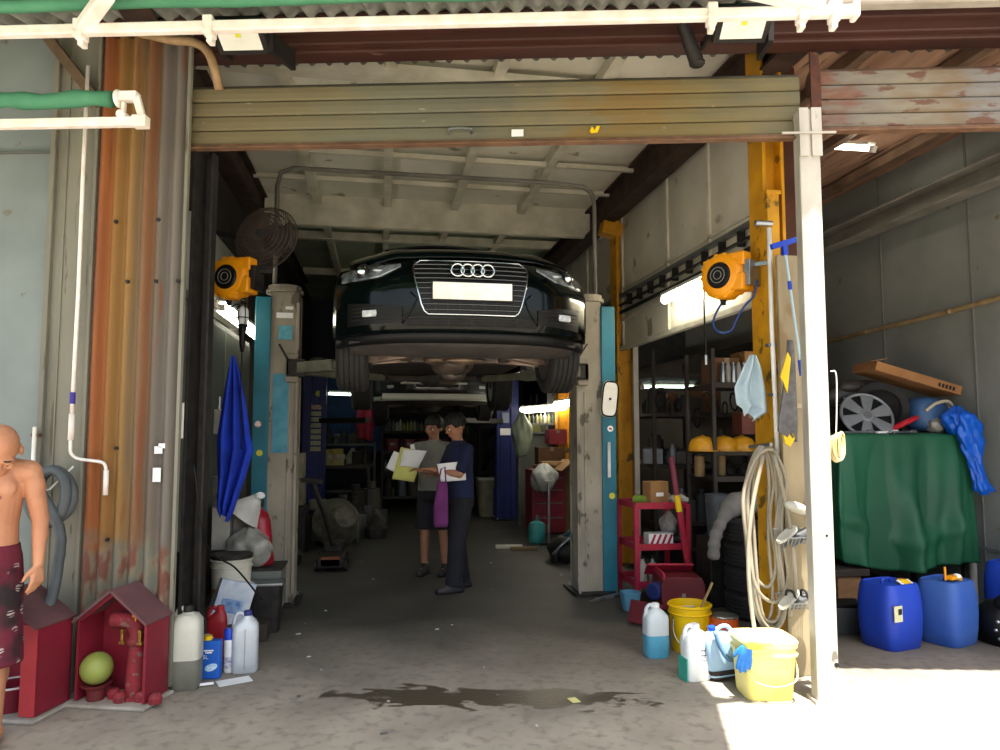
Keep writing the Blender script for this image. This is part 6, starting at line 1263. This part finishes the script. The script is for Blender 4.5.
clutter('spare_part','part','dull part stored on the low part of back shelving','parts on the low back shelving',12,(.15,1.65),(14.65,14.9),.27,(.16,.3),darkset+[pal[0],pal[3]],31)
clutter('spare_part','part','dull part stored on the middle metal rack at back left','parts on the middle of the back left rack',8,(-1.3,-.25),(14.45,14.8),.92,(.14,.28),darkset+[pal[1]],32)
clutter('engine_part','part','dark greasy part on floor between left column and trolley jack','greasy parts on floor near the trolley jack',10,(-1.4,-.9),(7.5,8.1),.0,(.10,.22),darkset+[mat('rust_orange','#7c4226')],33)
clutter('engine_part','part','dark greasy part on floor by the left navy column','greasy parts on floor by the left navy lift column',8,(-.8,.0),(11.6,12.4),.0,(.2,.4),darkset,34)
t = thing('workbench','grey bench under the far right tube lights','bench',(2.78,13.4,0)); obj('top', B().box((0,0,1.53),(1.0,.6,.04)), m_grey, t, local=True); obj('cupboard', B().box((0,.05,.75),(.95,.5,1.5)), m_lw, t, local=True, bevel=.01)
# ------------------------------------------------------------------ right bay: covered table and things on it
TX0,TX1,TY0,TY1,TZ = 3.93,5.19,5.72,6.45,1.52
t = thing('storage_table','steel table hidden under the green tarpaulin','table',((TX0+TX1)/2,6.1,0)); obj('top', B().box(((TX0+TX1)/2,6.1,TZ-.03),(TX1-TX0-.04,.7,.03)), m_dark, t)
for x in (TX0+.05,TX1-.05):
    for y in (TY0+.05,TY1-.05): obj('leg', B().box((x,y,(TZ-.04)/2),(.04,.04,TZ-.04)), m_dark, t)
m_tarp = mat('green_tarpaulin','#1d5e41','#174f37',rough=.55,scale=2,bump=.15,bscale=12)
def tarp(u,v):
    # u across front and sides, v: 0 back of top -> .2 front edge -> 1 bottom
    W = TX1-TX0; per = W+.9; s = -.45+u*per
    if s<0: ex,ey,nx,ny = TX0, TY0-s, -1, 0
    elif s>W: ex,ey,nx,ny = TX1, TY0+(s-W), 1, 0
    else: ex,ey,nx,ny = TX0+s, TY0, 0, -1
    if abs(s)<.06 or abs(s-W)<.06: nx,ny = (nx*.7 or (-.7 if s<.1 else .7)), -.7
    if v<.18:
        q = v/.18; cx,cy = (TX0+TX1)/2, (TY0+TY1)/2
        return Vector((cx+(ex-cx)*q, cy+(ey-cy)*q, TZ+.012+.006*math.sin(s*9)))
    fs = 1.0 if s<W-.15 else .35
    q = (v-.18)/.82; drop = 1.05+.16*u+.05*math.sin(s*4)
    f = 1.5*q**.8*(.055*math.sin(s*13+.8*math.sin(q*3))+.04*math.sin(s*7.3+1+q*2)+.018*math.sin(s*29+q*4))
    f += .05*q*math.exp(-((s-.30-.55*q)/.10)**2)+.06*q*math.exp(-((s-1.15+.2*q)/.09)**2)+.04*math.exp(-((q-.80+.25*(s-.6)**2*2)/.07)**2)*(1 if 0<s<W else .3)
    f *= fs
    return Vector((ex+nx*(.02+max(-.01,f)+.03*q), ey+ny*(.02+max(-.01,f)+.05*q), TZ+.01-drop*q))
o = obj('tarpaulin', B().grid(tarp, 160, 70), m_tarp, smooth=True, solid=.004); tag(o,'dark green tarpaulin draped over the table in right bay','tarpaulin')
# wheel cover
c = atY(866,407,5.90); c.z = 1.69
t = thing('hubcap','silver six spoke plastic wheel cover leaning on tarpaulin','hubcap',c,rot=(R(62),0,R(-12))); K = dict(parent=t, local=True); Rr = .235
b = B().lathe([(Rr-.025,.0),(Rr,.0),(Rr,.018),(Rr-.012,.028),(Rr-.028,.018)],n=48,closed=True); b.lathe([(0,.03),(.055,.03),(.065,.018),(.065,0),(0,0)],n=28)
for k in range(6):
    a = 2*PI*k/6+.3; M = Matrix.Rotation(a,4,'Z'); b.prism([(.04,-.03),(Rr-.02,-.062),(Rr-.02,.062),(.04,.03)],.022,M); 
m_hub = mat('hubcap_silver','#8f9498','#7c8185',rough=.4,metal=.4)
obj('spoke_face', b, m_hub, bevel=.004, **K); obj('backing', B().cyl((0,0,-.03),(0,0,-.005),Rr-.02,n=40), m_black, **K); obj('centre_cap', B().cyl((0,0,.03),(0,0,.036),.035,n=24), m_grey, **K)
t = tyre_thing('black tyre standing behind silver wheel cover on tarpaulin',(c.x+.24,6.05,1.76),(R(10),0,R(60)),.22,.14)
b = B().lathe([(0,.0),(.14,0),(.15,.012),(.15,.03),(.14,.042),(0,.042)],(0,0,0),32); t = thing('red_disc','flat red plastic disc leaning on tarpaulin beside tyre','disc',atY(903,428,5.85)+Vector((0,0,.01)),rot=(R(-18),R(-22),0)); obj('plate', b, mat('bright_red','#c02030','#a81a2a',rough=.4), t, local=True, smooth='auto'); obj('rim', B().torus((0,0,.02),.15,.01,32,6), mat('bright_red','#c02030'), t, local=True)
c = atY(928,412,6.0); b = B()
t = thing('blue_bundle','rolled blue plastic sheet with white strap on tarpaulin','bundle',(c.x,c.y,1.54)); K = dict(parent=t, local=True)
obj('roll', B().loft([(0,.19,.16,0,0,2.6),(.12,.21,.17,0,0,2.4),(.26,.19,.15,-.02,0,2.2),(.34,.12,.10,-.05,0,2)],28), mat('dull_blue','#3c5f8c','#2f4f78',rough=.5,bump=.3,scale=5), smooth=True, sub=1, **K)
obj('strap', B().tube(curve([(-.14,-.14,.20),(-.05,-.17,.27),(.08,-.17,.28),(.18,-.11,.16),(.20,-.08,.05)]),.016,8), mat('beige_strap','#b5ab98'), smooth=True, **K)
bag('plastic_wrap','crumpled clear plastic at right of the blue bundle','plastic',(c.x+.20,6.0,1.55),.12,m_clear,41,.26)
bag('plastic_wrap','crumpled clear plastic in front of the blue bundle','plastic',(c.x-.04,5.86,1.54),.09,m_clear,43,.14)
c = atY(973,400,5.8)
def bb(u,v):
    a = 2*PI*u; q = v; w = (.085+.03*math.sin(q*6+.5))*(1 if q>.03 else .3)*(1 if q<.97 else .4); k = 1+.20*math.sin(3*a+q*9)+.14*math.sin(7*a-q*15)+.08*math.sin(11*a+q*27)
    return Vector((5.06+.16*q+w*k*math.cos(a), 5.62-.02*q+w*.6*k*math.sin(a), 1.74-.74*q))
o = obj('plastic_bag', B().grid(bb, 48, 40), mat('bright_blue_film','#1565d8','#0f55c4',rough=.3,bump=.6,scale=9), smooth=True, solid=.003); tag(o,'bright blue plastic bag hanging off tarpaulin table corner','bag')
bag('plastic_bag','small blue plastic bag with white print on table corner','bag',(5.08,5.70,1.52),.13,mat('bright_blue_film','#1565d8'),44,.26)
t = thing('flat_carton','long flat brown carton lying tilted on the heap','carton',(4.90,6.12,2.05),rot=(0,R(16),R(-6))); K = dict(parent=t, local=True)
obj('box', B().box((.02,0,0),(.84,.40,.085)), mat('carton_tan','#a4764a','#906540',rough=.9,scale=4), bevel=.004, **K); obj('flap', B().box((-.38,-.05,.06),(.16,.30,.006),M=Matrix.Rotation(R(-25),4,'Y')), mat('carton_tan','#a4764a'), **K)
b = B(); 
for i in range(5): b.box((.22+.035*i,-.202,-.005),(.022,.003,.035))
obj('dark_print', b, m_dark, **K)
# dark headlamp / mechanical lump
c = atY(853,383,6.25); t = thing('car_part','dark moulded car part with bolts on top of heap','car part',(c.x,6.25,1.86)); K = dict(parent=t, local=True)
obj('moulding', B().loft([(-.05,.28,.12,.0,0,3),(.05,.32,.14,0,0,2.6),(.13,.26,.12,.05,0,2.4),(.18,.14,.08,.08,0,2.2)],24), mat('dk_mould','#3c3a38','#2e2c2a',rough=.5,scale=9), smooth=True, **K)
obj('lobe', B().ell((-.10,-.10,.11),(.12,.07,.06),16).ell((.14,-.10,.10),(.13,.08,.07),16), mat('dk_mould','#3c3a38'), smooth=True, **K)
b = B()
for x,z in ((-.2,.0),(-.05,.02),(.12,.06),(.22,.10),(.02,-.03)): b.ell((x,-.15,z),(.016,.012,.016),8)
obj('bolt', b, m_steel, smooth=True, **K)
tag(obj('scrap_support', B().loft([(0,.50,.12,0,0,3),(.12,.48,.11,0,0,3),(.26,.44,.09,0,0,3)],20,Matrix.Translation((4.5,6.32,1.535))), m_dark, smooth=True),'dark lumpy padding under the car part heap','padding')
for i,(x,w) in enumerate(((4.0,.26),(4.32,.18),(4.48,.2))):
    tag(obj('hand_tool', B().bar((x,5.76,1.545),(x+w,5.80,1.55),.03,.02).cyl((x+w,5.80,1.55),(x+w+.06,5.80,1.55),.02), (m_grey,m_wht,m_steel)[i], bevel=.003),('grey tool at left front edge of tarpaulin table','white handled tool in front of silver wheel cover','silver tool near the red disc on tarpaulin')[i],'tool')
# drums
m_drum = mat('drum_blue','#1b3fb0','#1a3a9e',rough=.45,scale=3); m_drum2 = mat('faded_drum_blue','#2b52a4','#355a9e',rough=.6,scale=4)
def drum(lbl, loc, rz, m, k=1):
    t = thing('plastic_drum', lbl, 'drum', loc, rz); K = dict(parent=t, local=True); a,c_ = .165*k,.145*k
    obj('body', B().loft([(0,a*.84,c_*.84,0,0,5),(.015,a*.90,c_*.90,0,0,5),(.10,a*.98,c_*.98,0,0,4.5),(.22,a*1.03,c_*1.03,0,0,4.2),(.34,a*1.0,c_*1.0,0,0,4.5),(.43,a*.91,c_*.91,0,0,5),(.455,a*.86,c_*.86,0,0,5),(.46,a*.80,c_*.80,0,0,5),(.45,a*.76,c_*.76,0,0,5)],36), m, smooth='auto', **K)
    obj('handle', B().tube(curve([(-.07,0,.45),(-.06,0,.475),(.0,0,.48),(.02,0,.45)]),.011,8), m, smooth=True, **K); obj('cap', B().cyl((.07,-.05,.45),(.07,-.05,.475),.03,n=16), mat('yellow_cap','#e4a31c'), bevel=.003, **K)
    return t, K
J = gz(903,650); t,K = drum('bright blue plastic drum with hazard label, left of the pair',(J.x,J.y+.12,0),R(14),m_drum,1.12)
Lx = atY(883,620,4.7); obj('hazard_label', B().box((-.125,-.167,.27),(.08,.004,.11)), mat('hazard_paper','#d8d8ce','#c9c98a',scale=18), **K); obj('hazard_print', B().box((-.11,-.171,.285),(.035,.003,.04)), m_dark, **K)
obj('paper_tag', B().box((.05,-.10,.462),(.12,.07,.004),M=Matrix.Rotation(R(25),4,'X')), m_wht, **K); obj('yellow_tag', B().box((.05,-.10,.468),(.07,.05,.004),M=Matrix.Rotation(R(25),4,'X')), m_yel, **K)
J = gz(966,648); t,K = drum('faded blue plastic drum with orange cap, right of the pair',(J.x,J.y+.16,0),R(22),m_drum2,1.10); obj('orange_rag', B().box((-.03,-.06,.48),(.09,.05,.03)).cyl((-.08,-.04,.46),(-.085,-.04,.56),.008), m_org, bevel=.004, **K); obj('white_tag', B().ell((.02,-.07,.485),(.03,.03,.02)), m_wht, **K)
t,K = drum('dark blue plastic drum at right edge behind black machine',(5.02,5.12,.0),R(20),m_drum,1.1); t.scale = (1.1,1.1,1.12); obj('white_label', B().box((-.02,-.165,.30),(.10,.004,.09)), m_wht, **K)
t = thing('motor_pump','black motor with hoses at right edge beside blue drums','motor',(4.52,4.78,0)); K = dict(parent=t, local=True)
obj('housing', B().loft([(0,.10,.12,0,0,3.5),(.10,.13,.14,0,0,3),(.22,.12,.13,0,0,3),(.30,.08,.09,.02,0,2.4)],24), m_black, smooth=True, **K); obj('dome', B().ell((.02,-.08,.30),(.10,.09,.07),16), m_black, smooth=True, **K); obj('hose', B().torus((.06,-.14,.16),.075,.016,22,8,Matrix.Rotation(R(80),4,'X')).tube(curve([(-.05,-.13,.30),(-.02,-.17,.20),(.08,-.16,.22),(.14,-.12,.15)]),.014,8), m_dark, smooth=True, **K); obj('white_plate', B().box((-.04,-.15,.07),(.07,.004,.04),M=Matrix.Rotation(R(15),4,'Y')), m_wht, **K); obj('bolt', B().ell((-.10,-.10,.18),.015,8).ell((-.11,-.09,.12),.015,8).ell((-.09,-.10,.06),.015,8), m_steel, **K)
t = thing('car_battery','dark grey car battery left of the blue drums','battery',(gz(850,634).x,gz(850,634).y+.08,0),R(-8)); K = dict(parent=t, local=True); obj('case', B().box((0,0,.10),(.30,.19,.20)), mat('battery_grey','#3c3f42','#303336',rough=.5), bevel=.008, **K); obj('lid', B().box((0,0,.215),(.31,.20,.03)), m_black, bevel=.005, **K); obj('terminal', B().cyl((-.1,-.05,.23),(-.1,-.05,.25),.012).cyl((.1,-.05,.23),(.1,-.05,.25),.012), m_grey, **K)
t = thing('timber_crate','rough brown timber blocks stacked behind the car battery','timber',(3.75,5.75,0)); K = dict(parent=t, local=True)
m_wd = mat('raw_timber','#8d6a48','#74553a',rough=.9,scale=6,stretch=(1,4,4)); obj('block', B().box((-.12,-.05,.14),(.20,.22,.28)), m_wd, bevel=.008, **K); obj('block', B().box((.16,-.02,.17),(.22,.22,.34)), m_wd, bevel=.008, **K); obj('plank', B().box((.02,-.03,.37),(.62,.26,.06)), m_dsh, bevel=.008, **K)
# loose debris
rnd = random.Random(9)
for i in range(26):
    px,py = rnd.uniform(290,640), rnd.uniform(560,735); J = gz(px,py); s = rnd.uniform(.006,.018)
    tag(obj('litter', B().box((J.x,J.y,.004),(s*2,s,.006),rz=rnd.uniform(0,3)), (m_milky,m_grey)[i%2]), 'tiny pale scrap of litter on the dark shop floor','litter','tiny litter scraps on the shop floor','thing')
J = gz(574,701); tag(obj('paper_scrap', B().box((J.x,J.y,.005),(.05,.075,.003),rz=.2), mat('pale_yellow_paper','#d3d08a')), 'small pale yellow paper lying in the wet strip','paper')
# ------------------------------------------------------------------ light
w = bpy.data.worlds.new('sky'); bpy.context.scene.world = w; w.use_nodes = True
wn = w.node_tree; bg = wn.nodes['Background']
sk = wn.nodes.new('ShaderNodeTexSky'); sk.sky_type = 'NISHITA'; sk.sun_disc = False; sk.sun_elevation = R(60); sk.sun_rotation = R(170); sk.dust_density = 3
mxs = wn.nodes.new('ShaderNodeMix'); mxs.data_type = 'RGBA'; mxs.inputs[0].default_value = .65; mxs.inputs[7].default_value = (1.0,.95,.88,1)
wn.links.new(sk.outputs[0], mxs.inputs[6]); wn.links.new(mxs.outputs[2], bg.inputs['Color']); bg.inputs['Strength'].default_value = SKY
s = bpy.data.lights.new('sun','SUN'); s.energy = SUN; s.angle = R(.6); s.color = (1,.95,.87)
so = bpy.data.objects.new('sun', s); COL.objects.link(so)
# direction of travel: mostly down, away from camera into the shop and to the left
so.rotation_euler = Vector(SUNDIR).to_track_quat('-Z','Y').to_euler()
sc = bpy.context.scene
sc.view_settings.view_transform = 'Standard'; sc.view_settings.look = 'None'; sc.view_settings.gamma = 1; sc.view_settings.use_curve_mapping = False
sc.view_settings.exposure = EXPO
sc.cycles.max_bounces = 10; sc.cycles.diffuse_bounces = 6; sc.cycles.use_denoising = True; sc.cycles.sample_clamp_indirect = 8
